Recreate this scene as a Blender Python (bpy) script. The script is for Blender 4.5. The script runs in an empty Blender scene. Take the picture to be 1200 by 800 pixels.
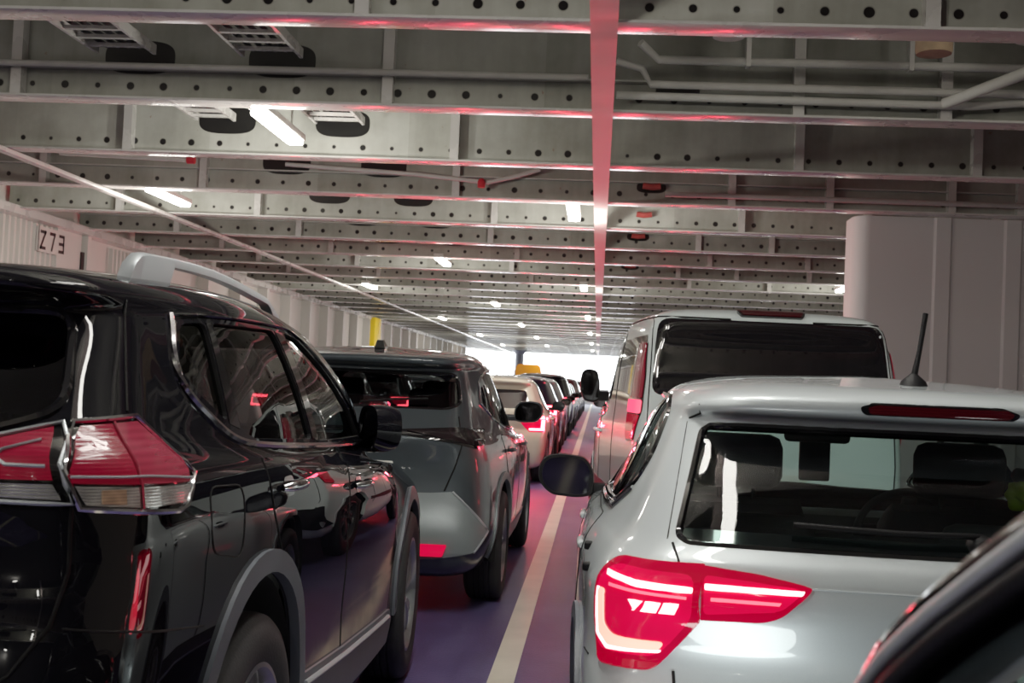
import bpy, bmesh, math, random
import numpy as np
from mathutils import Vector, Matrix
from mathutils.bvhtree import BVHTree
from mathutils.geometry import tessellate_polygon

C = bpy.context.scene.collection
PI = math.pi
EYE = 1.46          # camera height above the deck
HC = 2.50           # underside of the deck beams above the eye
ZC = EYE + HC       # ... above the deck
random.seed(4)

# ------------------------------------------------------------------ materials
MATS = {}
def new_mat(name):
    m = bpy.data.materials.new(name); m.use_nodes = True
    nt = m.node_tree; nt.nodes.clear()
    out = nt.nodes.new('ShaderNodeOutputMaterial')
    MATS[name] = m
    return m, nt, out

def N(nt, kind, **kw):
    n = nt.nodes.new(kind)
    for k, v in kw.items():
        if k in n.inputs: n.inputs[k].default_value = v
        else: setattr(n, k, v)
    return n

def principled(name, col, rough=.5, metal=0., coat=0., bump=0., bscale=30., var=0., vscale=4., emis=None, estr=0., spec=.5, coat_rough=.04, rvar=0.):
    m, nt, out = new_mat(name)
    p = nt.nodes.new('ShaderNodeBsdfPrincipled')
    p.inputs['Base Color'].default_value = (*col, 1)
    p.inputs['Roughness'].default_value = rough
    p.inputs['Metallic'].default_value = metal
    p.inputs['Coat Weight'].default_value = coat
    p.inputs['Coat Roughness'].default_value = coat_rough
    p.inputs['Specular IOR Level'].default_value = spec
    if emis:
        p.inputs['Emission Color'].default_value = (*emis, 1)
        p.inputs['Emission Strength'].default_value = estr
    tc = nt.nodes.new('ShaderNodeTexCoord')
    if var or rvar:
        no = N(nt, 'ShaderNodeTexNoise', Scale=vscale, Detail=5.)
        nt.links.new(tc.outputs['Object'], no.inputs['Vector'])
    if var:
        mx = N(nt, 'ShaderNodeMix', data_type='RGBA')
        mx.inputs[6].default_value = (*[c * (1 - var) for c in col], 1)
        mx.inputs[7].default_value = (*[min(1, c * (1 + var)) for c in col], 1)
        nt.links.new(no.outputs['Fac'], mx.inputs[0])
        nt.links.new(mx.outputs[2], p.inputs['Base Color'])
    if rvar:
        mr = N(nt, 'ShaderNodeMapRange')
        mr.inputs['From Min'].default_value = .3; mr.inputs['From Max'].default_value = .7
        mr.inputs['To Min'].default_value = max(0, rough - rvar); mr.inputs['To Max'].default_value = rough + rvar
        nt.links.new(no.outputs['Fac'], mr.inputs['Value'])
        nt.links.new(mr.outputs['Result'], p.inputs['Roughness'])
    if bump:
        n2 = N(nt, 'ShaderNodeTexNoise', Scale=bscale, Detail=3.)
        nt.links.new(tc.outputs['Object'], n2.inputs['Vector'])
        b = N(nt, 'ShaderNodeBump', Strength=bump, Distance=.01)
        nt.links.new(n2.outputs['Fac'], b.inputs['Height'])
        nt.links.new(b.outputs['Normal'], p.inputs['Normal'])
    nt.links.new(p.outputs[0], out.inputs[0])
    return m

def glass_mat(name, tint, refl=1.0, rough=.01, ior=1.5, haze=0.):
    m, nt, out = new_mat(name)
    tr = N(nt, 'ShaderNodeBsdfTransparent'); tr.inputs[0].default_value = (*tint, 1)
    gl = N(nt, 'ShaderNodeBsdfGlossy'); gl.inputs['Color'].default_value = (refl, refl, refl, 1); gl.inputs['Roughness'].default_value = rough
    fr = nt.nodes.new('ShaderNodeFresnel')
    ge = nt.nodes.new('ShaderNodeNewGeometry'); io = N(nt, 'ShaderNodeMix', data_type='FLOAT')   # a pane: same reflection from both sides
    io.inputs[2].default_value = ior; io.inputs[3].default_value = 1 / ior
    nt.links.new(ge.outputs['Backfacing'], io.inputs[0]); nt.links.new(io.outputs[0], fr.inputs['IOR'])
    mx = nt.nodes.new('ShaderNodeMixShader')
    nt.links.new(fr.outputs[0], mx.inputs[0]); nt.links.new(tr.outputs[0], mx.inputs[1]); nt.links.new(gl.outputs[0], mx.inputs[2])
    if haze:
        df = N(nt, 'ShaderNodeBsdfDiffuse'); df.inputs[0].default_value = (.6, .62, .62, 1)
        m2 = nt.nodes.new('ShaderNodeMixShader'); m2.inputs[0].default_value = haze
        nt.links.new(mx.outputs[0], m2.inputs[1]); nt.links.new(df.outputs[0], m2.inputs[2]); mx = m2
    nt.links.new(mx.outputs[0], out.inputs[0])
    return m

def emit_mat(name, col, strength, edge=None):
    m, nt, out = new_mat(name)
    e = N(nt, 'ShaderNodeEmission', Strength=strength); e.inputs[0].default_value = (*col, 1)
    if edge:                                   # diffuser: brighter seen square on
        lw = N(nt, 'ShaderNodeLayerWeight', Blend=.4)
        mx = N(nt, 'ShaderNodeMix', data_type='RGBA')
        mx.inputs[6].default_value = (*col, 1); mx.inputs[7].default_value = (*edge, 1)
        nt.links.new(lw.outputs['Facing'], mx.inputs[0]); nt.links.new(mx.outputs[2], e.inputs[0])
    nt.links.new(e.outputs[0], out.inputs[0])
    return m

# ------------------------------------------------------------------ objects
def link(name, me, mat=None, parent=None, smooth=None):
    o = bpy.data.objects.new(name, me); C.objects.link(o)
    if mat is not None and not me.materials: me.materials.append(mat)
    if parent is not None: o.parent = parent
    if smooth is not None:
        for p in me.polygons: p.use_smooth = True
        me.set_sharp_from_angle(angle=math.radians(smooth))
    return o

def obj(name, bm, mat=None, parent=None, smooth=None):
    me = bpy.data.meshes.new(name)
    bm.normal_update(); bm.to_mesh(me); bm.free()
    return link(name, me, mat, parent, smooth)

def tag(o, label=None, cat=None, group=None, kind=None):
    if label: o['label'] = label
    if cat: o['category'] = cat
    if group: o['group'] = group
    if kind: o['kind'] = kind
    return o

def thing(name, label, cat, loc=(0, 0, 0), rotz=0., group=None):
    o = bpy.data.objects.new(name, None); C.objects.link(o)
    o.location = loc; o.rotation_euler = (0, 0, rotz); o.empty_display_size = .2
    return tag(o, label, cat, group)

def copy_tree(o, parent=None):
    c = o.copy(); C.objects.link(c)
    if parent is not None: c.parent = parent; c.matrix_parent_inverse = o.matrix_parent_inverse
    for ch in [x for x in o.children]: copy_tree(ch, c)
    return c

def add_box(bm, x0, x1, y0, y1, z0, z1, bev=0., mtx=None):
    r = bmesh.ops.create_cube(bm, size=1.)
    vs = r['verts']
    bmesh.ops.scale(bm, vec=(x1 - x0, y1 - y0, z1 - z0), verts=vs)
    bmesh.ops.translate(bm, vec=((x0 + x1) / 2, (y0 + y1) / 2, (z0 + z1) / 2), verts=vs)
    if mtx is not None: bmesh.ops.transform(bm, matrix=mtx, verts=vs)
    if bev:
        es = list({e for v in vs for e in v.link_edges})
        bmesh.ops.bevel(bm, geom=es, offset=bev, segments=2, affect='EDGES', profile=.5)

def box(name, x0, x1, y0, y1, z0, z1, mat, parent=None, bev=0., smooth=None):
    bm = bmesh.new(); add_box(bm, x0, x1, y0, y1, z0, z1, bev)
    return obj(name, bm, mat, parent, smooth if smooth is not None else (40 if bev else None))

def add_tube(bm, pts, r, n=8, caps=True, radii=None, flat=None):
    pts = [Vector(p) for p in pts]
    rings = []
    up = Vector((0, 0, 1))
    for i, p in enumerate(pts):
        a = pts[max(0, i - 1)]; b = pts[min(len(pts) - 1, i + 1)]
        t = (b - a).normalized()
        s = t.cross(up)
        if s.length < 1e-3: s = t.cross(Vector((0, 1, 0)))
        s.normalize(); u = s.cross(t).normalized()
        rr = radii[i] if radii else r
        fx = flat or 1.
        rings.append([bm.verts.new(p + (s * math.cos(2 * PI * k / n) + u * math.sin(2 * PI * k / n) * fx) * rr) for k in range(n)])
    for a, b in zip(rings[:-1], rings[1:]):
        for k in range(n): bm.faces.new((a[k], a[(k + 1) % n], b[(k + 1) % n], b[k]))
    if caps:
        bm.faces.new(rings[0][::-1]); bm.faces.new(rings[-1])

def tube(name, pts, r, mat, parent=None, n=8, radii=None, flat=None):
    bm = bmesh.new(); add_tube(bm, pts, r, n, True, radii, flat)
    return obj(name, bm, mat, parent, 50)

def add_lathe(bm, prof, n=40, axis='X', caps=True):
    """profile of (axial, radius) swept round an axis"""
    rings = []
    for a, r in prof:
        ring = []
        for k in range(n):
            c, s = math.cos(2 * PI * k / n) * r, math.sin(2 * PI * k / n) * r
            ring.append(bm.verts.new({'X': (a, c, s), 'Y': (c, a, s), 'Z': (c, s, a)}[axis]))
        rings.append(ring)
    for a, b in zip(rings[:-1], rings[1:]):
        for k in range(n): bm.faces.new((a[k], a[(k + 1) % n], b[(k + 1) % n], b[k]))
    if caps:
        bm.faces.new(rings[0][::-1]); bm.faces.new(rings[-1])

def lathe(name, prof, mat, parent=None, n=40, axis='X', caps=True, smooth=35):
    bm = bmesh.new(); add_lathe(bm, prof, n, axis, caps)
    bmesh.ops.recalc_face_normals(bm, faces=bm.faces)
    return obj(name, bm, mat, parent, smooth)

def chaikin(pts, it=2, closed=True):
    for _ in range(it):
        q = []
        n = len(pts)
        rng = range(n) if closed else range(n - 1)
        if not closed: q.append(pts[0])
        for i in rng:
            a, b = pts[i], pts[(i + 1) % n]
            q.append(tuple(.75 * u + .25 * v for u, v in zip(a, b)))
            q.append(tuple(.25 * u + .75 * v for u, v in zip(a, b)))
        if not closed: q.append(pts[-1])
        pts = q
    return pts

def round_poly(pts, r=.04, seg=4):
    """round every corner of a polygon; a point may carry its own radius as third value"""
    out = []
    n = len(pts)
    for i in range(n):
        p = Vector(pts[i][:2]); a = Vector(pts[i - 1][:2]); b = Vector(pts[(i + 1) % n][:2])
        rr = pts[i][2] if len(pts[i]) > 2 else r
        da, db = a - p, b - p
        d = min(rr, da.length * .45, db.length * .45)
        if d < 1e-4: out.append(tuple(p)); continue
        p0 = p + da.normalized() * d; p1 = p + db.normalized() * d
        for k in range(seg + 1):
            t = k / seg
            q = p0 * (1 - t) ** 2 + p * 2 * t * (1 - t) + p1 * t * t
            out.append(tuple(q))
    return out

# ------------------------------------------------------------------ car bodies
def pchip(xs, ys, xq):
    xs = np.asarray(xs, float); ys = np.asarray(ys, float); xq = np.asarray(xq, float)
    h = np.diff(xs)
    d = np.diff(ys, axis=0) / h.reshape(-1, *([1] * (ys.ndim - 1)))
    m = np.zeros_like(ys)
    for i in range(1, len(xs) - 1):
        w1, w2 = 2 * h[i] + h[i - 1], h[i] + 2 * h[i - 1]
        a, b = d[i - 1], d[i]
        with np.errstate(divide='ignore', invalid='ignore'):
            v = (w1 + w2) / (w1 / a + w2 / b)
        m[i] = np.where(a * b > 0, v, 0)
    m[0], m[-1] = d[0], d[-1]
    k = np.clip(np.searchsorted(xs, xq, 'right') - 1, 0, len(xs) - 2)
    t = (xq - xs[k]) / h[k]
    sh = (-1,) + (1,) * (ys.ndim - 1)
    t = t.reshape(sh); hh = h[k].reshape(sh)
    return ((1 + 2 * t) * (1 - t) ** 2 * ys[k] + t * (1 - t) ** 2 * hh * m[k] + t * t * (3 - 2 * t) * ys[k + 1] + t * t * (t - 1) * hh * m[k + 1])

NR, NCO, NS = 9, 9, 46
def plan(l):
    w, yr, yf = l['w'], l['yr'], l['yf']
    wr, wf = l.get('wr', w - .05), l.get('wf', w - .06)
    rr, ry = l.get('rr', .16), l.get('ry', .22)
    rf, rfy = l.get('rf', .3), l.get('rfy', .45)
    br, bf = l.get('br', .05), l.get('bf', .10)
    rr = min(rr, wr * .8); rf = min(rf, wf * .8)
    ln = yf - yr
    ry = min(ry, ln * .3); rfy = min(rfy, ln * .3)
    P = []
    for i in range(NR):
        x = (wr - rr) * i / NR
        P.append((x, yr + br * (x / max(wr - rr, 1e-4)) ** 2))
    for i in range(NCO):
        a = PI / 2 * i / NCO
        P.append((wr - rr + rr * math.sin(a), yr + br + ry * (1 - math.cos(a))))
    ys, ye = yr + br + ry, yf - bf - rfy
    for i in range(NS):
        t = i / (NS - 1)
        x = w - (w - wr) * max(0, 1 - t / .4) ** 2 - (w - wf) * max(0, (t - .6) / .4) ** 2
        P.append((x, ys + (ye - ys) * t))
    for i in range(1, NCO + 1):
        a = PI / 2 * i / NCO
        P.append((wf - rf + rf * math.cos(a), ye + rfy * math.sin(a)))
    for i in range(1, NR + 1):
        x = (wf - rf) * (1 - i / NR)
        P.append((x, yf - bf * (x / max(wf - rf, 1e-4)) ** 2))
    P = np.array(P)
    for _ in range(2):                                    # soften the joins of the arcs
        Q = P.copy(); Q[1:-1] = .25 * P[:-2] + .5 * P[1:-1] + .25 * P[2:]
        Q[0, 0] = 0; Q[-1, 0] = 0; P = Q
    z = l['z']
    if isinstance(z, (int, float)): zz = np.full(len(P), float(z))
    else: zz = pchip([a for a, _ in z], [b for _, b in z], np.clip(P[:, 1], z[0][0], z[-1][0]))
    return np.column_stack([P[:, 0], P[:, 1], zz])

class Body:
    """a car shell: stacked plan curves, closed at roof and floor"""
    def __init__(self, levels, step=.045):
        G = np.array([plan(l) for l in levels])
        d = np.linalg.norm(np.diff(G, axis=0), axis=2)
        d = np.maximum(np.sort(d, axis=1)[:, d.shape[1] // 4: 3 * d.shape[1] // 4].mean(axis=1), .012)
        t = np.concatenate([[0], np.cumsum(d)])
        tq = [0.]
        for i in range(len(d)):
            n = max(2, int(round(d[i] / step)))
            tq += [t[i] + d[i] * k / n for k in range(1, n + 1)]
        S = pchip(t, G, np.array(tq))
        R, M, _ = S.shape
        verts = []; idx = np.zeros((R, 2 * M - 2), int)
        for r in range(R):
            for j in range(M):
                idx[r, j] = len(verts); verts.append(tuple(S[r, j]))
            for j in range(M - 2, 0, -1):
                idx[r, M + (M - 2 - j)] = len(verts); verts.append((-S[r, j, 0], S[r, j, 1], S[r, j, 2]))
        W = 2 * M - 2
        faces = []
        for r in range(R - 1):
            for j in range(W):
                k = (j + 1) % W
                faces.append((idx[r, j], idx[r, k], idx[r + 1, k], idx[r + 1, j]))
        for r, flip in ((0, True), (R - 1, False)):
            for j in range(M - 1):
                a, b = idx[r, j], idx[r, j + 1]
                c, e = idx[r, (W - j - 1) % W], idx[r, (W - j) % W]
                f = [a, b, c, e]
                f = list(dict.fromkeys(f))
                if len(f) >= 3: faces.append(tuple(f[::-1]) if flip else tuple(f))
        self.v = [Vector(v) for v in verts]; self.f = [tuple(int(i) for i in f) for f in faces]
        me = bpy.data.meshes.new('tmp'); me.from_pydata(verts, [], self.f); me.update()
        bm = bmesh.new(); bm.from_mesh(me); bmesh.ops.recalc_face_normals(bm, faces=bm.faces); bm.to_mesh(me); bm.free(); me.update()
        self.f = [tuple(p.vertices) for p in me.polygons]
        self.n = [v.normal.copy() for v in me.vertices]
        bpy.data.meshes.remove(me)
        self.tree = BVHTree.FromPolygons(self.v, self.f)

    def normal(self, co, idx):
        f = self.f[idx]
        n = Vector((0, 0, 0)); 
        for i in f: n += self.n[i] / ((self.v[i] - co).length + 1e-4)
        return n.normalized()

    def ray(self, o, d, far=None):
        co, no, i, _ = self.tree.ray_cast(Vector(o), Vector(d).normalized())
        if co is None: return None
        return co, self.normal(co, i)

    def hit(self, s, z, th):
        """point on the skin seen from the rear-right quarter: th 0 from behind, 90 from the right, 180 from the front, 270/-90 from the left"""
        a = math.radians(th)
        d = Vector((-math.sin(a), math.cos(a), 0)); u = Vector((math.cos(a), math.sin(a), 0))
        o = u * s - d * 12; o.z = z
        h = self.ray(o, d)
        if h is None:
            co, no, i, _ = self.tree.find_nearest(Vector((u.x * s, u.y * s, z)) - d * 0.3 if th % 180 else Vector((u.x * s, 0, z)))
            return co, self.normal(co, i)
        return h

    def build(self, name, mat, inner, parent, cutters=(), t=.028):
        V = list(self.v) + [v - n * t for v, n in zip(self.v, self.n)]
        k = len(self.v)
        F = list(self.f) + [tuple(i + k for i in f[::-1]) for f in self.f]
        me = bpy.data.meshes.new(name); me.from_pydata(V, [], F)
        me.materials.append(mat); me.materials.append(inner)
        for i, p in enumerate(me.polygons):
            p.material_index = 0 if i < len(self.f) else 1; p.use_smooth = True
        o = bpy.data.objects.new(name, me); C.objects.link(o)
        if cutters:
            bm = bmesh.new()
            for c in cutters: c(bm)
            cm = bpy.data.meshes.new('cut'); 
            bmesh.ops.recalc_face_normals(bm, faces=bm.faces); bm.to_mesh(cm); bm.free()
            cm.materials.append(mat); cm.materials.append(inner)
            for p in cm.polygons: p.material_index = 1
            co = bpy.data.objects.new('cut', cm); C.objects.link(co)
            md = o.modifiers.new('b', 'BOOLEAN'); md.operation = 'DIFFERENCE'; md.solver = 'EXACT'; md.object = co; md.use_self = True
            dg = bpy.context.evaluated_depsgraph_get(); dg.update()
            nm = bpy.data.meshes.new_from_object(o.evaluated_get(dg))
            o.modifiers.clear(); o.data = nm; nm.name = name
            bpy.data.objects.remove(co); bpy.data.meshes.remove(cm); bpy.data.meshes.remove(me)
            me = nm
        nl = [None] * len(me.loops)
        for p in me.polygons:
            outer = p.material_index == 0
            for li in p.loop_indices:
                if outer:
                    c = me.vertices[me.loops[li].vertex_index].co
                    q, _, i, dist = self.tree.find_nearest(c)
                    nl[li] = self.normal(q, i)
                else: nl[li] = Vector(p.normal)
        me.normals_split_custom_set([tuple(n) for n in nl])
        o.parent = parent
        return o

    # ---- things laid on the skin
    def patch(self, name, outline, th, mat, parent, off=.003, depth=.012, mirror=False, step=.03, flatten=None):
        pts = [tuple(p[:2]) for p in outline]
        tris = tessellate_polygon([[Vector((a, b, 0)) for a, b in pts]])
        bm = bmesh.new()
        vs = [bm.verts.new((a, b, 0)) for a, b in pts]
        for t in tris:
            try: bm.faces.new([vs[i] for i in t])
            except ValueError: pass
        bmesh.ops.dissolve_limit(bm, angle_limit=.01, verts=bm.verts, edges=[e for e in bm.edges if not e.is_boundary])
        s0, s1 = min(p[0] for p in pts), max(p[0] for p in pts)
        z0, z1 = min(p[1] for p in pts), max(p[1] for p in pts)
        for ax, lo, hi in ((0, s0, s1), (1, z0, z1)):
            q = lo + step
            while q < hi - 1e-4:
                nv = (1, 0, 0) if ax == 0 else (0, 1, 0)
                bmesh.ops.bisect_plane(bm, geom=bm.verts[:] + bm.edges[:] + bm.faces[:], dist=1e-5, plane_co=(q if ax == 0 else 0, q if ax else 0, 0), plane_no=nv)
                q += step
        a = math.radians(th); d = Vector((-math.sin(a), math.cos(a), 0))
        nrm = {}
        for v in bm.verts:
            co, n = self.hit(v.co.x, v.co.y, th)
            v.co = co + n * off; nrm[v] = n
        bm.normal_update()
        f0 = bm.faces[:]
        if sum(f.normal.dot(d) * f.calc_area() for f in f0) > 0: bmesh.ops.reverse_faces(bm, faces=f0)
        if depth:
            be = [e for e in bm.edges if e.is_boundary]
            r = bmesh.ops.extrude_edge_only(bm, edges=be)
            nv = [g for g in r['geom'] if isinstance(g, bmesh.types.BMVert)]
            for v in nv:
                co, _, i, _ = self.tree.find_nearest(v.co)
                v.co = v.co - self.normal(co, i) * depth
        if mirror:
            for v in bm.verts: v.co.x = -v.co.x
            bmesh.ops.reverse_faces(bm, faces=bm.faces[:])
        return obj(name, bm, mat, parent, 45)

    def line(self, pts, th, off=0., step=.03):
        P = []
        for (a, b), (c, d) in zip(pts[:-1], pts[1:]):
            n = max(1, int(math.hypot(c - a, d - b) / step))
            P += [(a + (c - a) * k / n, b + (d - b) * k / n) for k in range(n)]
        P.append(pts[-1])
        out = []
        for s, z in P:
            co, n = self.hit(s, z, th); out.append(co + n * off)
        return out

    def bead(self, name, pts, th, r, mat, parent, off=0., mirror=False, n=6, closed=False):
        if closed: pts = list(pts) + [pts[0]]
        L = self.line(pts, th, off)
        if mirror: L = [Vector((-p.x, p.y, p.z)) for p in L]
        return tube(name, L, r, mat, parent, n)

def prism(outline, th, d0, d1, mirror=False):
    """cutter: outline extruded along the view direction th from depth d0 to d1"""
    def f(bm):
        a = math.radians(th)
        d = Vector((-math.sin(a), math.cos(a), 0)); u = Vector((math.cos(a), math.sin(a), 0))
        A, B = [], []
        for p in outline:
            q = u * p[0]; q.z = p[1]
            for L, e in ((A, d0), (B, d1)):
                w = q + d * e
                if mirror: w.x = -w.x
                L.append(bm.verts.new(w))
        bm.faces.new(A); bm.faces.new(B[::-1])
        n = len(A)
        for i in range(n): bm.faces.new((A[i], B[i], B[(i + 1) % n], A[(i + 1) % n]))
    return f

def arch_cut(y, z, r, x0, x1, flat=None):
    pts = [(y + r * math.cos(2 * PI * k / 40), z + r * math.sin(2 * PI * k / 40)) for k in range(40)]
    def f(bm):
        A = [bm.verts.new((x0, a, b)) for a, b in pts]; B = [bm.verts.new((x1, a, b)) for a, b in pts]
        bm.faces.new(A); bm.faces.new(B[::-1])
        for i in range(40): bm.faces.new((A[i], B[i], B[(i + 1) % 40], A[(i + 1) % 40]))
    return f
# ------------------------------------------------------------------ body shapes (rear to front, sill to roof)
def L_suv():      # 4.64 m family SUV
    return [
    dict(z=.26, w=.30, wr=.28, wf=.25, yr=.9, yf=3.9, rr=.1, rf=.1),
    dict(z=[(0, .27), (2, .24), (4.6, .22)], w=.80, wr=.72, wf=.70, yr=.20, yf=4.35),
    dict(z=[(0, .32), (2, .28), (4.6, .25)], w=.885, wr=.82, wf=.80, yr=.06, yf=4.52),
    dict(z=[(0, .46), (2, .41), (4.6, .38)], w=.905, wr=.865, wf=.85, yr=.01, yf=4.60, rr=.17, ry=.22),
    dict(z=[(0, .68), (2, .62), (4.6, .58)], w=.908, wr=.875, wf=.86, yr=.0, yf=4.64, rr=.2, ry=.25),
    dict(z=[(0, .90), (2, .83), (4.6, .76)], w=.918, wr=.885, wf=.87, yr=.03, yf=4.62, rr=.2, ry=.25),
    dict(z=[(0, 1.08), (2.3, .99), (4.6, .86)], w=.918, wr=.885, wf=.86, yr=.07, yf=4.56, rr=.2, ry=.27),
    dict(z=[(0, 1.24), (2.3, 1.11), (3.2, 1.06), (4.5, .95)], w=.90, wr=.86, wf=.80, yr=.07, yf=4.36, rr=.2, ry=.28),
    dict(z=[(0, 1.34), (1.2, 1.24), (2.3, 1.16), (3.4, 1.10)], w=.865, wr=.80, wf=.80, yr=.15, yf=3.60, rr=.17, ry=.3, bf=.22, rf=.4),
    dict(z=[(0, 1.44), (2.3, 1.36), (3., 1.33)], w=.82, wr=.745, wf=.775, yr=.25, yf=3.35, rr=.14, ry=.28, bf=.22),
    dict(z=[(0, 1.575), (1.4, 1.60), (2.7, 1.56)], w=.735, wr=.68, wf=.685, yr=.38, yf=2.92, rr=.12, ry=.2, bf=.18),
    dict(z=[(0, 1.61), (1.4, 1.645), (2.6, 1.60)], w=.70, wr=.66, wf=.66, yr=.26, yf=2.78, rr=.14, ry=.2, bf=.16),
    dict(z=[(0, 1.635), (1.4, 1.68), (2.5, 1.64)], w=.65, wr=.62, wf=.60, yr=.25, yf=2.64, rr=.16, ry=.2, bf=.14),
    dict(z=[(0, 1.66), (1.4, 1.715), (2.4, 1.68)], w=.45, wr=.42, wf=.38, yr=.38, yf=2.40, rr=.2, ry=.2, bf=.1),
    dict(z=[(.4, 1.67), (1.3, 1.727), (2.1, 1.70)], w=.03, wr=.028, wf=.026, yr=.56, yf=2.1, rr=.01, rf=.01, br=0., bf=0.),
    ]

def L_crossover():   # 4.55 m grey crossover with a tail spoiler
    return [
    dict(z=.26, w=.30, wr=.28, wf=.25, yr=.9, yf=3.9, rr=.1, rf=.1),
    dict(z=.24, w=.78, wr=.66, wf=.70, yr=.22, yf=4.25),
    dict(z=.30, w=.87, wr=.78, wf=.80, yr=.06, yf=4.42),
    dict(z=.42, w=.90, wr=.84, wf=.85, yr=.0, yf=4.50),
    dict(z=.56, w=.915, wr=.865, wf=.86, yr=.02, yf=4.55, rr=.2, ry=.3),
    dict(z=.66, w=.92, wr=.86, wf=.87, yr=.07, yf=4.53, rr=.2, ry=.34),
    dict(z=[(0, .93), (2.3, .90), (4.5, .84)], w=.925, wr=.84, wf=.86, yr=.12, yf=4.46, rr=.24, ry=.4),
    dict(z=[(0, 1.08), (2.3, 1.02), (3.2, 1.0), (4.4, .93)], w=.905, wr=.80, wf=.80, yr=.10, yf=4.28, rr=.24, ry=.42),
    dict(z=[(0, 1.15), (2.3, 1.08), (3.4, 1.05)], w=.865, wr=.745, wf=.74, yr=.16, yf=3.40, rr=.2, ry=.36, bf=.22, rf=.4),
    dict(z=[(0, 1.30), (2.3, 1.32), (3., 1.28)], w=.79, wr=.68, wf=.66, yr=.36, yf=2.92, rr=.14, ry=.28, bf=.22),
    dict(z=[(0, 1.505), (1.4, 1.55), (2.5, 1.535)], w=.70, wr=.61, wf=.58, yr=.56, yf=2.45, rr=.12, ry=.2, bf=.18),
    dict(z=[(0, 1.535), (1.4, 1.595), (2.4, 1.575)], w=.665, wr=.60, wf=.55, yr=.42, yf=2.30, rr=.14, ry=.2, bf=.16),
    dict(z=[(0, 1.56), (1.4, 1.635), (2.3, 1.58)], w=.61, wr=.56, wf=.50, yr=.41, yf=2.18, rr=.16, ry=.2, bf=.14),
    dict(z=[(0, 1.575), (1.4, 1.665), (2.2, 1.61)], w=.42, wr=.38, wf=.34, yr=.55, yf=2.0, rr=.2, ry=.2, bf=.1),
    dict(z=[(.4, 1.59), (1.3, 1.68), (2.1, 1.625)], w=.03, wr=.028, wf=.026, yr=.75, yf=1.9, rr=.01, rf=.01, br=0., bf=0.),
    ]

def L_hatch():    # 4.2 m small silver crossover
    return [
    dict(z=.24, w=.30, wr=.28, wf=.25, yr=.8, yf=3.6, rr=.1, rf=.1),
    dict(z=.21, w=.80, wr=.70, wf=.68, yr=.20, yf=3.98),
    dict(z=.26, w=.875, wr=.80, wf=.76, yr=.06, yf=4.10),
    dict(z=.40, w=.90, wr=.85, wf=.81, yr=.0, yf=4.18),
    dict(z=.60, w=.908, wr=.865, wf=.82, yr=.0, yf=4.20, rr=.16, ry=.24),
    dict(z=.72, w=.91, wr=.868, wf=.82, yr=.035, yf=4.18, rr=.16, ry=.24),
    dict(z=.79, w=.91, wr=.865, wf=.82, yr=.075, yf=4.16, rr=.16, ry=.26),
    dict(z=[(0, .945), (2.3, .90), (4.2, .82)], w=.90, wr=.86, wf=.80, yr=.03, yf=4.10, rr=.16, ry=.3),
    dict(z=[(0, 1.02), (2.3, .98), (3., .95), (4.2, .90)], w=.875, wr=.825, wf=.75, yr=.045, yf=3.92, rr=.16, ry=.32),
    dict(z=[(0, 1.085), (2.3, 1.04), (3.2, 1.0)], w=.825, wr=.77, wf=.71, yr=.10, yf=3.14, rr=.16, ry=.32, bf=.22, rf=.4),
    dict(z=[(0, 1.23), (2.3, 1.22), (2.8, 1.18)], w=.745, wr=.695, wf=.64, yr=.23, yf=2.74, rr=.13, ry=.26, bf=.22),
    dict(z=[(0, 1.375), (1.4, 1.41), (2.4, 1.39)], w=.66, wr=.625, wf=.57, yr=.37, yf=2.30, rr=.12, ry=.2, bf=.18),
    dict(z=[(0, 1.405), (1.4, 1.45), (2.3, 1.425)], w=.63, wr=.605, wf=.54, yr=.27, yf=2.18, rr=.14, ry=.2, bf=.16),
    dict(z=[(0, 1.435), (1.4, 1.485), (2.2, 1.455)], w=.585, wr=.565, wf=.50, yr=.26, yf=2.08, rr=.16, ry=.2, bf=.14),
    dict(z=[(0, 1.468), (1.4, 1.52), (2.1, 1.49)], w=.40, wr=.38, wf=.34, yr=.38, yf=1.95, rr=.2, ry=.2, bf=.1),
    dict(z=[(.3, 1.48), (1.2, 1.533), (2.0, 1.51)], w=.03, wr=.028, wf=.026, yr=.55, yf=1.85, rr=.01, rf=.01, br=0., bf=0.),
    ]

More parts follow.
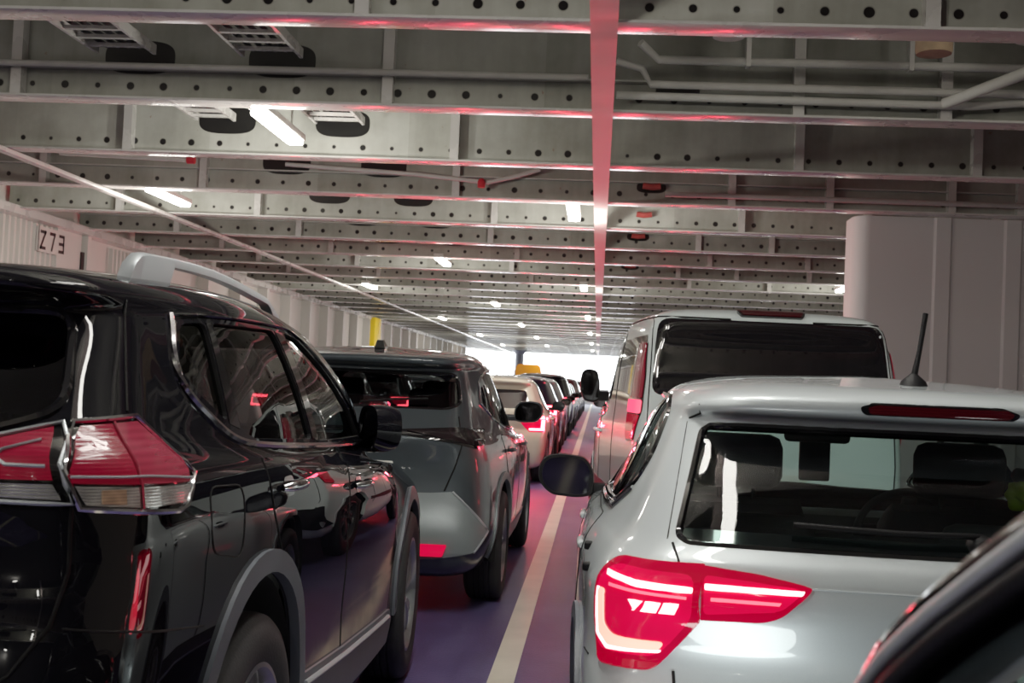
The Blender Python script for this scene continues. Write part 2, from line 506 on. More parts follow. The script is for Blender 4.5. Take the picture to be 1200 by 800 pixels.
def L_van():      # 5.0 m passenger van
    return [
    dict(z=.26, w=.30, wr=.28, wf=.25, yr=.9, yf=4.3, rr=.1, rf=.1),
    dict(z=.24, w=.90, wr=.86, wf=.80, yr=.16, yf=4.8),
    dict(z=.30, w=.96, wr=.92, wf=.88, yr=.03, yf=4.92),
    dict(z=.50, w=.985, wr=.95, wf=.92, yr=.0, yf=4.98, rr=.10, ry=.12, br=.03),
    dict(z=.62, w=.995, wr=.965, wf=.92, yr=.03, yf=5.0, rr=.10, ry=.12, br=.03),
    dict(z=.95, w=1.0, wr=.975, wf=.90, yr=.06, yf=4.92, rr=.10, ry=.12, br=.03),
    dict(z=[(0, 1.18), (3, 1.16), (5, 1.10)], w=.99, wr=.965, wf=.84, yr=.08, yf=4.66, rr=.10, ry=.12, br=.03),
    dict(z=[(0, 1.26), (3, 1.24), (5, 1.22)], w=.98, wr=.96, wf=.80, yr=.09, yf=4.15, rr=.10, ry=.12, br=.03, bf=.25, rf=.4),
    dict(z=1.55, w=.955, wr=.935, wf=.76, yr=.13, yf=3.75, rr=.10, ry=.12, br=.03, bf=.25),
    dict(z=1.82, w=.915, wr=.89, wf=.72, yr=.18, yf=3.32, rr=.10, ry=.12, br=.03, bf=.2),
    dict(z=[(0, 1.95), (3, 1.96), (4, 1.94)], w=.88, wr=.855, wf=.70, yr=.19, yf=3.08, rr=.12, ry=.14, br=.03, bf=.18),
    dict(z=[(0, 2.025), (3, 2.04), (4, 2.01)], w=.82, wr=.79, wf=.66, yr=.22, yf=2.9, rr=.16, ry=.16, br=.03, bf=.15),
    dict(z=[(0, 2.065), (3, 2.08), (4, 2.05)], w=.65, wr=.62, wf=.55, yr=.32, yf=2.75, rr=.2, ry=.2, br=.03, bf=.1),
    dict(z=[(0, 2.085), (3, 2.10), (4, 2.07)], w=.03, wr=.028, wf=.026, yr=.5, yf=2.6, rr=.01, rf=.01, br=0., bf=0.),
    ]
# ------------------------------------------------------------------ car materials
def car_paint(name, col, metal=0., rough=.3, flake=0., coat=1.):
    m = principled(name, col, rough=rough, metal=metal, coat=coat, coat_rough=.03)
    nt = m.node_tree; p = [n for n in nt.nodes if n.type == 'BSDF_PRINCIPLED'][0]
    tc = N(nt, 'ShaderNodeTexCoord')
    if flake:
        v = N(nt, 'ShaderNodeTexNoise', Scale=900., Detail=1.); nt.links.new(tc.outputs['Object'], v.inputs['Vector'])
        mx = N(nt, 'ShaderNodeMix', data_type='RGBA')
        mx.inputs[6].default_value = (*[c * (1 - flake) for c in col], 1); mx.inputs[7].default_value = (*[min(1, c * (1 + flake)) for c in col], 1)
        nt.links.new(v.outputs['Fac'], mx.inputs[0]); nt.links.new(mx.outputs[2], p.inputs['Base Color'])
    p.inputs['Specular IOR Level'].default_value = .0 if max(col) < .05 else .3
    # a film of road dust towards the sills
    d = N(nt, 'ShaderNodeSeparateXYZ'); nt.links.new(tc.outputs['Object'], d.inputs[0])
    no = N(nt, 'ShaderNodeTexNoise', Scale=5., Detail=6.); nt.links.new(tc.outputs['Object'], no.inputs['Vector'])
    mr = N(nt, 'ShaderNodeMapRange'); mr.inputs['From Min'].default_value = .95; mr.inputs['From Max'].default_value = .25
    mr.inputs['To Min'].default_value = .0; mr.inputs['To Max'].default_value = .3
    nt.links.new(d.outputs[2], mr.inputs['Value'])
    mu = N(nt, 'ShaderNodeMath', operation='MULTIPLY'); nt.links.new(mr.outputs[0], mu.inputs[0]); nt.links.new(no.outputs['Fac'], mu.inputs[1])
    nt.links.new(mu.outputs[0], p.inputs['Coat Roughness'])
    return m

P_BLACK = car_paint('black_paint', (.004, .004, .006), .0, .10, 0., .9)
P_GREY = car_paint('grey_paint', (.075, .092, .105), .55, .32, .25)
P_SILVER = car_paint('silver_paint', (.58, .64, .66), .3, .38, .12)
P_WHITE = car_paint('white_paint', (.72, .81, .81), .0, .3)
P_CREAM = car_paint('cream_paint', (.62, .55, .43), .0, .3)
P_BLUE = car_paint('dark_blue_paint', (.02, .025, .05), .3, .3)
P_RED = car_paint('dark_red_paint', (.10, .012, .014), .2, .3)
P_MID = car_paint('mid_grey_paint', (.20, .21, .22), .6, .3)
P_PALE = car_paint('pale_green_paint', (.50, .56, .50), .2, .3)
P_ORANGE = car_paint('orange_paint', (.75, .26, .02), .0, .4)
M_TRIM = principled('black_plastic', (.006, .006, .007), .5, spec=.3, bump=.15, bscale=300.)
M_CLAD = principled('grey_cladding_plastic', (.085, .095, .11), .42, bump=.1, bscale=400., var=.2, vscale=8.)
M_LOWER = principled('lower_bumper_grey', (.20, .23, .24), .35, metal=.3)
M_DARK = principled('dark_lining', (.012, .012, .013), .8)
M_WELL = principled('wheel_well', (.01, .01, .01), .9)
M_CAB = principled('cabin_trim', (.03, .03, .032), .7, bump=.2, bscale=200.)
M_SEAT = principled('seat_fabric', (.022, .022, .024), .85, bump=.4, bscale=350.)
M_CHROME = principled('chrome', (.8, .8, .82), .12, metal=1.)
M_SATIN = principled('satin_silver', (.50, .54, .57), .34, metal=.6)
M_GLOSSBLK = principled('gloss_black', (.006, .006, .007), .06, coat=1.)
M_GAP = principled('panel_gap', (.002, .002, .002), .8)
M_TYRE = principled('tyre_rubber', (.022, .022, .023), .75, bump=.2, bscale=120., var=.3, vscale=14.)
M_RIM = principled('alloy_rim', (.42, .43, .44), .28, metal=.9, var=.15, vscale=20.)
M_RIMD = principled('dark_alloy', (.10, .10, .105), .35, metal=.8)
M_DISC = principled('brake_disc', (.12, .115, .11), .4, metal=.8)
G_DARK = glass_mat('privacy_glass', (.07, .07, .075), 1.)
G_TINT = glass_mat('side_glass', (.45, .50, .49), 1.)
G_REAR = glass_mat('rear_glass', (.62, .76, .72), 1.)
G_CLEAR = glass_mat('windscreen_glass', (.82, .93, .90), 1.)
L_SMOKE = principled('smoked_lens', (.012, .008, .009), .08, coat=1.)
G_BLIND = principled('black_glass', (.006, .006, .008), .03, coat=1., spec=.6)

def lens_mat(name, col, emis, strength, ribs=120., rough=.08, metal=0., cells=0.):
    m, nt, out = new_mat(name)
    p = nt.nodes.new('ShaderNodeBsdfPrincipled')
    p.inputs['Roughness'].default_value = rough; p.inputs['Metallic'].default_value = metal
    p.inputs['Coat Weight'].default_value = .5; p.inputs['Coat Roughness'].default_value = .02; p.inputs['Specular IOR Level'].default_value = .3
    tc = N(nt, 'ShaderNodeTexCoord')
    w = N(nt, 'ShaderNodeTexWave', Scale=ribs, Distortion=.2); w.bands_direction = 'Z'
    nt.links.new(tc.outputs['Object'], w.inputs['Vector'])
    fac = w.outputs['Fac']
    if cells:
        v = N(nt, 'ShaderNodeTexVoronoi', Scale=cells); v.feature = 'F1'
        nt.links.new(tc.outputs['Object'], v.inputs['Vector'])
        mm = N(nt, 'ShaderNodeMath', operation='MULTIPLY'); nt.links.new(v.outputs['Distance'], mm.inputs[0]); mm.inputs[1].default_value = cells * .02
        ad = N(nt, 'ShaderNodeMath', operation='ADD'); nt.links.new(mm.outputs[0], ad.inputs[0])
        m3 = N(nt, 'ShaderNodeMath', operation='MULTIPLY'); nt.links.new(fac, m3.inputs[0]); m3.inputs[1].default_value = .5
        nt.links.new(m3.outputs[0], ad.inputs[1]); fac = ad.outputs[0]
    mx = N(nt, 'ShaderNodeMix', data_type='RGBA')
    lo_, hi_ = (.55, 1.3) if cells > 30 else (.84, 1.10)
    mx.inputs[6].default_value = (*[c * lo_ for c in col], 1); mx.inputs[7].default_value = (*[min(1, c * hi_) for c in col], 1)
    nt.links.new(fac, mx.inputs[0]); nt.links.new(mx.outputs[2], p.inputs['Base Color'])
    if strength:
        p.inputs['Emission Color'].default_value = (*emis, 1); p.inputs['Emission Strength'].default_value = strength
    b = N(nt, 'ShaderNodeBump', Strength=.12, Distance=.003); nt.links.new(fac, b.inputs['Height']); nt.links.new(b.outputs[0], p.inputs['Normal'])
    nt.links.new(p.outputs[0], out.inputs[0])
    return m

L_RED = lens_mat('red_lens', (.15, .004, .018), (.8, .01, .06), .045, 40., .16)  # faint emission put into the unlit red lenses to look vivid
L_RED2 = lens_mat('pale_red_lens', (.20, .025, .045), (.8, .05, .1), .04, 20.)
L_DEEP = lens_mat('dark_red_lens', (.035, .003, .005), (.5, 0, .02), .008, 40.)
L_CLEAR = lens_mat('clear_lens', (.62, .62, .60), (1, 1, 1), 0., 50., .12, .75, 34.)
L_AMBER = lens_mat('amber_lens', (.60, .42, .28), (1, .6, .3), 0., 50., .15, .6, 40.)
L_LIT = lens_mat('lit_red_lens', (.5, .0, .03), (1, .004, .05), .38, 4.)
L_LITD = lens_mat('lit_deep_red_lens', (.25, .0, .02), (1, .0, .035), .20, 4.)
E_LED = emit_mat('white_hot_red_led', (1., .50, .50), 3.2, (1., .10, .14))
E_LED2 = emit_mat('dimmer_red_led', (1., .10, .14), 1.6, (1., .03, .08))
E_AMB = emit_mat('pale_led', (1., .46, .34), 1.5, (1., .2, .12))
E_FAR = emit_mat('far_brake_lamp', (1., .05, .07), 22.)

def brake_glow(root, x, y, z, power, both=True):
    for s in ((1, -1) if both else (1,)):
        ld = bpy.data.lights.new('brake_light_glow', 'SPOT'); ld.energy = power; ld.color = (1., .03, .06); ld.shadow_soft_size = .08; ld.spot_size = math.radians(165); ld.spot_blend = .3
        lo = bpy.data.objects.new('brake_light_glow', ld); C.objects.link(lo); lo.parent = root; lo.location = (s * x, y, z); lo.rotation_euler = (-PI / 2 - .25, 0, 0)

# ------------------------------------------------------------------ car parts
def make_tyre(r, rim, w):
    h = w / 2
    prof = [(-h + .03, rim - .012), (-h + .006, rim), (-h - .004, rim + .03), (-h - .008, rim + (r - rim) * .5), (-h + .004, r - .022), (-h + .02, r - .006), (-h + .034, r)]
    k = 5
    for i in range(k):
        a0 = -h + .034 + (w - .068) * (i + .0) / k; a1 = -h + .034 + (w - .068) * (i + 1.) / k
        if i: prof += [(a0 + .004, r - .009), (a0 + .006, r)]
        prof += [(a1 - .006, r)] if i == k - 1 else [(a1 - .006, r), (a1 - .004, r - .009)]
    prof += [(h - .02, r - .006), (h - .004, r - .022), (h + .008, rim + (r - rim) * .5), (h + .004, rim + .03), (h - .006, rim), (h - .03, rim - .012)]
    bm = bmesh.new(); add_lathe(bm, prof, 64, 'X', False)
    bmesh.ops.recalc_face_normals(bm, faces=bm.faces)
    return bm

def make_rim(rim, w, spokes=5, double=True):
    h = w / 2
    bm = bmesh.new()
    add_lathe(bm, [(h - .03, rim - .012), (h - .004, rim + .001), (h - .002, rim - .012), (h - .02, rim - .022), (h - .12, rim - .035), (h - .12, rim - .02), (h - .03, rim - .012)], 56, 'X', False)
    add_lathe(bm, [(h - .055, .0005), (h - .024, .03), (h - .03, .062), (h - .075, .068)], 28, 'X', False)
    for k in range(spokes):
        base = 2 * PI * k / spokes
        for da in ((-.17, .17) if double else (0.,)):
            a0, a1 = base + da * .55, base + da * 1.25
            prev = None
            for i in range(7):
                t = i / 6
                rr = .05 + (rim - .065) * t; a = a0 + (a1 - a0) * t
                c = Vector((h - .034 + .012 * math.sin(t * PI) - .006 * t, rr * math.cos(a), rr * math.sin(a)))
                tn = Vector((0, -math.sin(a), math.cos(a)))
                wd = (.020 if double else .034) * (1 - .35 * t)
                ring = [bm.verts.new(c + tn * wd), bm.verts.new(c + tn * wd * .6 + Vector((.010, 0, 0))), bm.verts.new(c - tn * wd * .6 + Vector((.010, 0, 0))), bm.verts.new(c - tn * wd), bm.verts.new(c - tn * wd * .8 - Vector((.03, 0, 0))), bm.verts.new(c + tn * wd * .8 - Vector((.03, 0, 0)))]
                if prev:
                    for q in range(6): bm.faces.new((prev[q], prev[(q + 1) % 6], ring[(q + 1) % 6], ring[q]))
                else: bm.faces.new(ring[::-1])
                prev = ring
            bm.faces.new(prev)
    bmesh.ops.recalc_face_normals(bm, faces=bm.faces)
    return bm

def wheels(root, axles, x_out, r, rim, w, rim_mat=None, spokes=5, double=True, steer=0.):
    rim_mat = rim_mat or M_RIM
    t0 = None
    for y, front in ((axles[0], 0), (axles[1], 1)):
        for sd in (1, -1):
            if t0 is None:
                t0 = obj('wheel', make_tyre(r, rim, w), M_TYRE, root, 40); o = t0
                ri = obj('rim', make_rim(rim, w, spokes, double), rim_mat, t0, 35)
                di = lathe('brake_disc', [(w / 2 - .10, .0), (w / 2 - .10, rim * .72), (w / 2 - .125, rim * .72), (w / 2 - .125, .0)], M_DISC, t0, 32, caps=False)
            else:
                o = copy_tree(t0, root)
            o.location = (sd * (x_out - w / 2), y, r)
            o.rotation_euler = (math.radians(17 * y + 40 * sd), 0, (0 if sd > 0 else PI) + (steer if front else 0))

def wells(root, axles, z, R, x_in, x_out):
    for y in axles:
        for sd in (1, -1):
            bm = bmesh.new(); A, B = [], []
            n = 24
            for k in range(n + 1):
                a = math.radians(-12 + 204 * k / n)
                A.append(bm.verts.new((sd * x_in, y + R * math.cos(a), z + R * math.sin(a)))); B.append(bm.verts.new((sd * x_out, y + R * math.cos(a), z + R * math.sin(a))))
            for k in range(n): bm.faces.new((A[k], A[k + 1], B[k + 1], B[k]))
            bm.faces.new(A)
            obj('wheel_arch_liner', bm, M_WELL, root, 40)

def arch_trim(b, root, y, z, R, wdt, mat, mirror=False, name='wheel_arch_trim', a0=-8, a1=188, off=.012):
    pin = [(y + R * math.cos(math.radians(a)), z + R * math.sin(math.radians(a))) for a in np.linspace(a0, a1, 26)]
    pout = [(y + (R + wdt) * math.cos(math.radians(a)), z + (R + wdt) * math.sin(math.radians(a))) for a in np.linspace(a0, a1, 26)]
    return b.patch(name, pin + pout[::-1], 90, mat, root, off, .03, mirror, .05)

def seat(root, x, y, z=.55, w=.5, back=.62, rest=True, mat=None, bench=False, lean=.16, drop=0., hw=.145):
    mat = mat or M_SEAT
    bm = bmesh.new()
    h = w / 2
    # cushion and back as one bent, rounded slab
    prof = [(.52, .0), (.54, .07), (.50, .12), (.30, .13), (.06, .11), (-.02, .16), (-.05 - lean * .3, .36), (-.05 - lean * .8, .36 + back * .45), (-.07 - lean, .14 + back), (-.11 - lean, .16 + back), (-.16 - lean, .14 + back), (-.17 - lean * .8, .36 + back * .4), (-.15, .2), (-.12, .0)]
    cols = []
    for t in (-1., -.92, -.6, 0., .6, .92, 1.):
        k = 1 - .10 * (abs(t) > .95)
        bol = .025 * (abs(t) == .6 or abs(t) == .92)
        cols.append([bm.verts.new((x + t * h, y + .15 + (a - .15) * k + (bol if 3 < i < 9 else 0), z + (b0 - .15) * k + .15 + (bol if i in (2, 3) else 0))) for i, (a, b0) in enumerate(prof)])
    n = len(prof)
    for a, b in zip(cols[:-1], cols[1:]):
        for i in range(n): bm.faces.new((a[i], a[(i + 1) % n], b[(i + 1) % n], b[i]))
    bm.faces.new(cols[0][::-1]); bm.faces.new(cols[-1])
    bmesh.ops.recalc_face_normals(bm, faces=bm.faces)
    o = obj('rear_bench' if bench else 'seat', bm, mat, root, 60)
    xs = [x] if rest is True else (rest or [])
    for hx in xs:
        hz = z + .16 + back - drop
        bm = bmesh.new()
        add_box(bm, hx - hw, hx + hw, y - .18 - lean, y - .07 - lean, hz + .03, hz + .22, .045)
        add_tube(bm, [(hx - .06, y - .12 - lean, hz - .06), (hx - .06, y - .12 - lean, hz + .08)], .007)
        add_tube(bm, [(hx + .06, y - .12 - lean, hz - .06), (hx + .06, y - .12 - lean, hz + .08)], .007)
        obj('headrest', bm, mat, o, 50)
    return o

def steering(root, x, y, z):
    bm = bmesh.new()
    n, m = 36, 8
    rot = Matrix.Translation((x, y, z)) @ Matrix.Rotation(math.radians(-65), 4, 'X')
    rings = []
    for i in range(n):
        a = 2 * PI * i / n; ring = []
        for k in range(m):
            q = 2 * PI * k / m; rr = .185 + .016 * math.cos(q)
            ring.append(bm.verts.new(rot @ Vector((rr * math.cos(a), rr * math.sin(a), .016 * math.sin(q)))))
        rings.append(ring)
    for i in range(n):
        for k in range(m): bm.faces.new((rings[i][k], rings[i][(k + 1) % m], rings[(i + 1) % n][(k + 1) % m], rings[(i + 1) % n][k]))
    add_box(bm, -.17, .17, -.035, .035, -.03, .0, .012, rot)
    add_box(bm, -.03, .03, -.17, .0, -.03, .0, .012, rot)
    return obj('steering_wheel', bm, M_CAB, root, 50)

def dashboard(root, w, y0, y1, z0, z1):
    bm = bmesh.new()
    prof = [(y0, z0), (y0 - .02, z1 - .08), (y0 + .06, z1), (y0 + .25, z1 + .01), (y1, z1 - .02), (y1, z0)]
    A = [bm.verts.new((-w, a, b)) for a, b in prof]; B = [bm.verts.new((w, a, b)) for a, b in prof]
    bm.faces.new(A); bm.faces.new(B[::-1])
    for i in range(len(prof)): bm.faces.new((A[i], B[i], B[(i + 1) % len(prof)], A[(i + 1) % len(prof)]))
    bmesh.ops.recalc_face_normals(bm, faces=bm.faces)
    return obj('dashboard', bm, M_CAB, root, 40)

def inner_mirror(root, x, y, z, w=.25):
    bm = bmesh.new()
    add_box(bm, x - w / 2, x + w / 2, y - .02, y + .025, z - .035, z + .035, .02)
    add_box(bm, x - .02, x + .02, y + .0, y + .09, z + .01, z + .10, .008)
    return obj('interior_mirror', bm, M_TRIM, root, 50)

def door_mirror(root, x, y, z, sd, paint, w=.24, h=.17, d=.12, fold=0., glass=True):
    """housing in car coordinates; sd +1 right, -1 left; the glass looks back"""
    bm = bmesh.new()
    prof = [(0, -.42), (.25, -.5), (.75, -.46), (.97, -.2), (1., .12), (.9, .42), (.6, .5), (.15, .44), (0, .1)]
    prof = round_poly([(a * w, b * h) for a, b in prof], .03, 3)
    rings = []
    for dy, k in ((0., 1.), (d * .25, 1.03), (d * .65, 1.0), (d * .9, .88), (d, .62)):
        cx = w * .45
        rings.append([bm.verts.new((cx + (a - cx) * k, dy, b * k)) for a, b in prof])
    n = len(prof)
    for A, B in zip(rings[:-1], rings[1:]):
        for i in range(n): bm.faces.new((A[i], A[(i + 1) % n], B[(i + 1) % n], B[i]))
    bm.faces.new(rings[-1])
    inner = [bm.verts.new((w * .45 + (v.co.x - w * .45) * .90, .0, v.co.z * .88)) for v in rings[0]]
    inn2 = [bm.verts.new((v.co.x, .012, v.co.z)) for v in inner]
    for i in range(n):
        bm.faces.new((rings[0][(i + 1) % n], rings[0][i], inner[i], inner[(i + 1) % n]))
        bm.faces.new((inner[(i + 1) % n], inner[i], inn2[i], inn2[(i + 1) % n]))
    bm.faces.new(inn2[::-1])
    add_box(bm, -.10, .05, .02, .07, -h * .45, -h * .15, .015)
    gm = bmesh.new()
    gm.faces.new([gm.verts.new((v.co.x, .010, v.co.z)) for v in inn2][::-1])
    M = Matrix.Translation((sd * x, y, z)) @ Matrix.Scale(sd, 4, (1, 0, 0)) @ Matrix.Rotation(fold, 4, 'Z')
    for q in (bm, gm):
        bmesh.ops.transform(q, matrix=M, verts=q.verts); bmesh.ops.recalc_face_normals(q, faces=q.faces)
    o = obj('door_mirror', bm, paint, root, 40)
    if glass: obj('mirror_glass', gm, MATS.get('mirror_glass') or principled('mirror_glass', (.13, .13, .14), .05, metal=1.), o)
    else: gm.free()
    return o

def handle(b, root, y, z, mat, mirror=False, ln=.17, ang=0., proud=.034):
    """a pull bar standing off the door skin, over a shallow cup"""
    th = 90
    cup = round_poly([(y - ln * .30, z - .028), (y + ln * .30, z - .028), (y + ln * .30, z + .028), (y - ln * .30, z + .028)], .025, 4)
    L = []
    for i in range(11):
        t = i / 10
        co, n = b.hit(y - ln / 2 + ln * t, z + ang * (t - .5), th)
        L.append(co + n * (.008 * proud / .034 + proud * math.sin(PI * min(1, max(0, t * 1.0))) ** .5))
    if mirror: L = [Vector((-p.x, p.y, p.z)) for p in L]
    o = tube('door_handle', L, .014, mat, root, 10, radii=[.010] + [.0145] * 9 + [.010])
    b.patch('handle_cup', cup, 90, M_GLOSSBLK, o, .003, 0, mirror)
    return o

def tagcar(o): return o
# ------------------------------------------------------------------ the black SUV
def glaze(b, name, outline, th, mat, root, mirror=False, off=-.010):
    return b.patch(name, outline, th, mat, root, off, 0, mirror, .06)

def make_suv():
    root = thing('family_car', 'black SUV with silver roof rails and unlit red and clear tail lamps', 'car')
    b = Body(L_suv())
    ax = (1.02, 3.70)
    quarter = round_poly([(.800, 1.572), (.955, 1.583), (.905, 1.322), (.775, 1.400), (.722, 1.462)], .03)
    reard = round_poly([(1.0, 1.585), (1.58, 1.592), (1.705, 1.248), (1.09, 1.275), (.985, 1.30)], .03)
    frontd = round_poly([(1.70, 1.590), (1.88, 1.580), (2.22, 1.470), (2.62, 1.275), (2.72, 1.215), (1.80, 1.238)], .03)
    rear = round_poly([(-.60, 1.575), (.60, 1.575), (.675, 1.36), (.55, 1.315), (-.55, 1.315), (-.675, 1.36)], .05)
    wind = round_poly([(-.60, 1.555), (.60, 1.555), (.68, 1.20), (-.68, 1.20)], .06)
    cuts = [prism(rear, 0, -1, 1.2), prism(wind, 180, -4, -2.4)]
    for mir in (False, True):
        for w in (quarter, reard, frontd): cuts.append(prism(w, 90, -1.2, -.4, mir))
    for y in ax:
        z = .50 if y < 2 else .455
        R = .425 if y < 2 else .415
        cuts += [arch_cut(y, z, R, .45, 1.2), arch_cut(y, z, R, -1.2, -.45)]
    b.build('body', P_BLACK, M_DARK, root, cuts)
    wells(root, ax, .47, .44, .50, .88)
    wheels(root, ax, .905, .405, .272, .235, M_RIM, 5, True, steer=.05)
    # glass
    glaze(b, 'rear_window', rear, 0, G_DARK, root)
    glaze(b, 'windscreen', wind, 180, G_CLEAR, root)
    for mir in (False, True):
        glaze(b, 'quarter_window', quarter, 90, G_DARK, root, mir)
        glaze(b, 'rear_door_window', reard, 90, G_DARK, root, mir)
        glaze(b, 'front_door_window', frontd, 90, G_TINT, root, mir)
        # bright surround of the side glass, black pillars between
        dlo = [(.765, 1.592), (.695, 1.47), (.712, 1.395), (.80, 1.335), (.90, 1.283), (1.07, 1.258), (1.80, 1.222), (2.80, 1.188)]
        b.bead('window_trim', chaikin(dlo, 2, False), 90, .009, M_CHROME, root, .004, mir)
        b.bead('window_trim', chaikin([(.765, 1.592), (1.0, 1.604), (1.6, 1.61), (1.90, 1.598), (2.25, 1.49), (2.62, 1.315), (2.80, 1.20)], 2, False), 90, .005, M_GLOSSBLK, root, .004, mir)
        b.patch('door_pillar', [(1.595, 1.590), (1.685, 1.588), (1.79, 1.240), (1.715, 1.250)], 90, M_GLOSSBLK, root, .002, .008, mir)
        b.patch('door_pillar', [(.962, 1.583), (.992, 1.584), (.978, 1.305), (.912, 1.32)], 90, M_GLOSSBLK, root, .002, .008, mir)
        # doors
        rd = round_poly([(1.06, 1.225), (1.085, 1.08), (1.17, .965), (1.34, .83), (1.44, .66), (1.47, .50), (2.05, .44), (2.03, .62), (2.03, 1.0), (2.085, 1.185)], .03)
        fd = round_poly([(2.10, 1.183), (2.045, 1.0), (2.045, .62), (2.065, .44), (3.02, .39), (3.12, .62), (3.10, .92), (2.99, 1.105)], .03)
        d1 = b.patch('door', rd, 90, P_BLACK, root, .0022, .006, mir, .05)
        d2 = b.patch('door', fd, 90, P_BLACK, root, .0022, .006, mir, .05)
        for o, cl in ((d1, rd), (d2, fd)):
            b.bead('door_seam', cl, 90, .0032, M_GAP, o, .0, mir, 5, True)
        handle(b, d1, 1.25, 1.135, M_CHROME, mir)
        handle(b, d2, 2.22, 1.062, M_CHROME, mir)
        # lower cladding
        sill = [(1.46, .545), (2.1, .50), (3.05, .452), (3.12, .40), (3.10, .30), (1.46, .33)]
        sk = b.patch('sill_cladding', sill, 90, M_CLAD, root, .012, .02, mir, .06)
        b.bead('sill_strip', [(1.50, .512), (2.1, .472), (3.0, .43)], 90, .009, M_SATIN, sk, .016, mir)
        for y, z, R in ((ax[0], .50, .425), (ax[1], .455, .415)): arch_trim(b, root, y, z, R - .004, .062, M_CLAD, mir)
        # roof rails: a bar on a long solid rear foot and a thin front foot
        bm = bmesh.new(); prev = None; nn = 44; sx = -1 if mir else 1
        for i in range(nn + 1):
            t = i / nn; y = .80 + 1.62 * t; x = .562 - .03 * t
            h = b.ray((x, y, 3), (0, 0, -1))[0].z
            top = h + .066 * min(1, (t / .05) ** .55 if t > 0 else 0, ((1 - t) / .16) ** .75 if t < 1 else 0) + .002
            foot = max(0, min(1, (.20 - t) / .02)) + max(0, min(1, (t - .88) / .03))
            bot = min((top - .026) * (1 - min(1, foot)) + (h - .012) * min(1, foot), top - .006)
            hw = .019
            ring = [bm.verts.new((sx * (x + u), y, v)) for u, v in ((-hw, bot), (hw, bot), (hw, top - .008), (hw * .5, top), (-hw * .5, top), (-hw, top - .008))]
            if prev:
                for q in range(6): bm.faces.new((prev[q], prev[(q + 1) % 6], ring[(q + 1) % 6], ring[q]))
            else: bm.faces.new(ring[::-1])
            prev = ring
        bm.faces.new(prev); bmesh.ops.recalc_face_normals(bm, faces=bm.faces)
        obj('roof_rail', bm, M_SATIN, root, 50)
        # tail lamps: outer lamp on the body, inner lamp on the tailgate
        outer = [(.650, 1.306), (.669, 1.334), (.827, 1.347), (.975, 1.222), (.930, 1.157), (.895, 1.150), (.650, 1.172), (.622, 1.246)]
        hs = b.patch('tail_lamp', outer, 45, M_GLOSSBLK, root, .004, .03, mir)
        b.patch('red_lens', [(.664, 1.304), (.678, 1.322), (.752, 1.328), (.774, 1.214), (.634, 1.222), (.632, 1.246)], 45, L_RED, hs, .014, .012, mir, .02)
        b.patch('side_red_lens', [(.760, 1.329), (.823, 1.333), (.945, 1.232), (.945, 1.205), (.782, 1.214)], 45, L_RED2, hs, .014, .012, mir, .02)
        b.patch('clear_lens', [(.640, 1.216), (.776, 1.208), (.776, 1.168), (.660, 1.179)], 45, L_CLEAR, hs, .013, .012, mir, .02)
        b.patch('clear_lens', [(.784, 1.208), (.948, 1.199), (.922, 1.166), (.784, 1.166)], 45, L_CLEAR, hs, .013, .012, mir, .02)
        b.patch('reversing_lens', [(.690, 1.206), (.740, 1.205), (.740, 1.176), (.690, 1.180)], 45, L_AMBER, hs, .016, .004, mir, .02)
        b.bead('lamp_rim', outer, 45, .006, M_CHROME, hs, .010, mir, 6, True)
        b.bead('lamp_divider', [(.632, 1.232), (.80, 1.226), (.955, 1.212)], 45, .003, M_SATIN, hs, .016, mir)
        b.bead('lamp_divider', [(.756, 1.33), (.776, 1.25), (.780, 1.165)], 45, .0025, L_RED2, hs, .017, mir)
        inner = [(.40, 1.246), (.585, 1.303), (.684, 1.333), (.708, 1.30), (.722, 1.257), (.752, 1.182), (.62, 1.186), (.50, 1.196)]
        hi = b.patch('tailgate_lamp', inner, 0, M_GLOSSBLK, root, .004, .03, mir)
        b.patch('red_lens', [(.44, 1.246), (.590, 1.293), (.675, 1.320), (.70, 1.27), (.716, 1.228), (.52, 1.228)], 0, L_RED, hi, .014, .012, mir, .02)
        b.patch('clear_lens', [(.53, 1.221), (.716, 1.220), (.735, 1.190), (.62, 1.194), (.53, 1.203)], 0, L_CLEAR, hi, .013, .012, mir, .02)
        b.bead('lamp_rim', inner, 0, .005, M_SATIN, hi, .010, mir, 6, True)
        b.bead('lamp_hook', [(.672, 1.292), (.615, 1.274), (.608, 1.262), (.630, 1.252), (.700, 1.250)], 0, .004, M_SATIN, hi, .016, mir)
        # pillar seam of the tailgate
        b.bead('tailgate_seam', [(.850, 1.66), (.872, 1.61), (.845, 1.48), (.815, 1.36)], 45, .0035, M_GAP, root, .0, mir)
        b.bead('tailgate_seam', [(.752, 1.178), (.757, 1.05), (.74, .95), (.68, .86), (.60, .80)], 0, .0045, M_GAP, root, .0, mir)
        b.bead('bumper_seam', [(.62, .945), (.76, .925), (1.03, .87)], 45, .003, M_GAP, root, .0, mir)
        b.patch('rear_reflector', round_poly([(.60, .60), (.74, .60), (.74, .635), (.60, .635)], .01), 0, L_DEEP, root, .006, .01, mir)
    fuel = round_poly([(.60, 1.185), (.845, 1.172), (.82, .99), (.60, 1.03)], .05)
    b.bead('fuel_flap', fuel, 90, .0026, M_GAP, root, .0, False, 5, True)
    b.bead('rear_glass_edge', rear, 0, .011, M_GLOSSBLK, root, .0, False, 6, True)
    b.bead('tailgate_crease', [(-.70, .945), (0, .93), (.70, .945)], 0, .003, M_GAP, root)
    gl = b.patch('number_plate', round_poly([(-.26, 1.02), (.26, 1.02), (.26, 1.13), (-.26, 1.13)], .01), 0, principled('plate_white', (.7, .7, .66), .4), root, .006, .01)
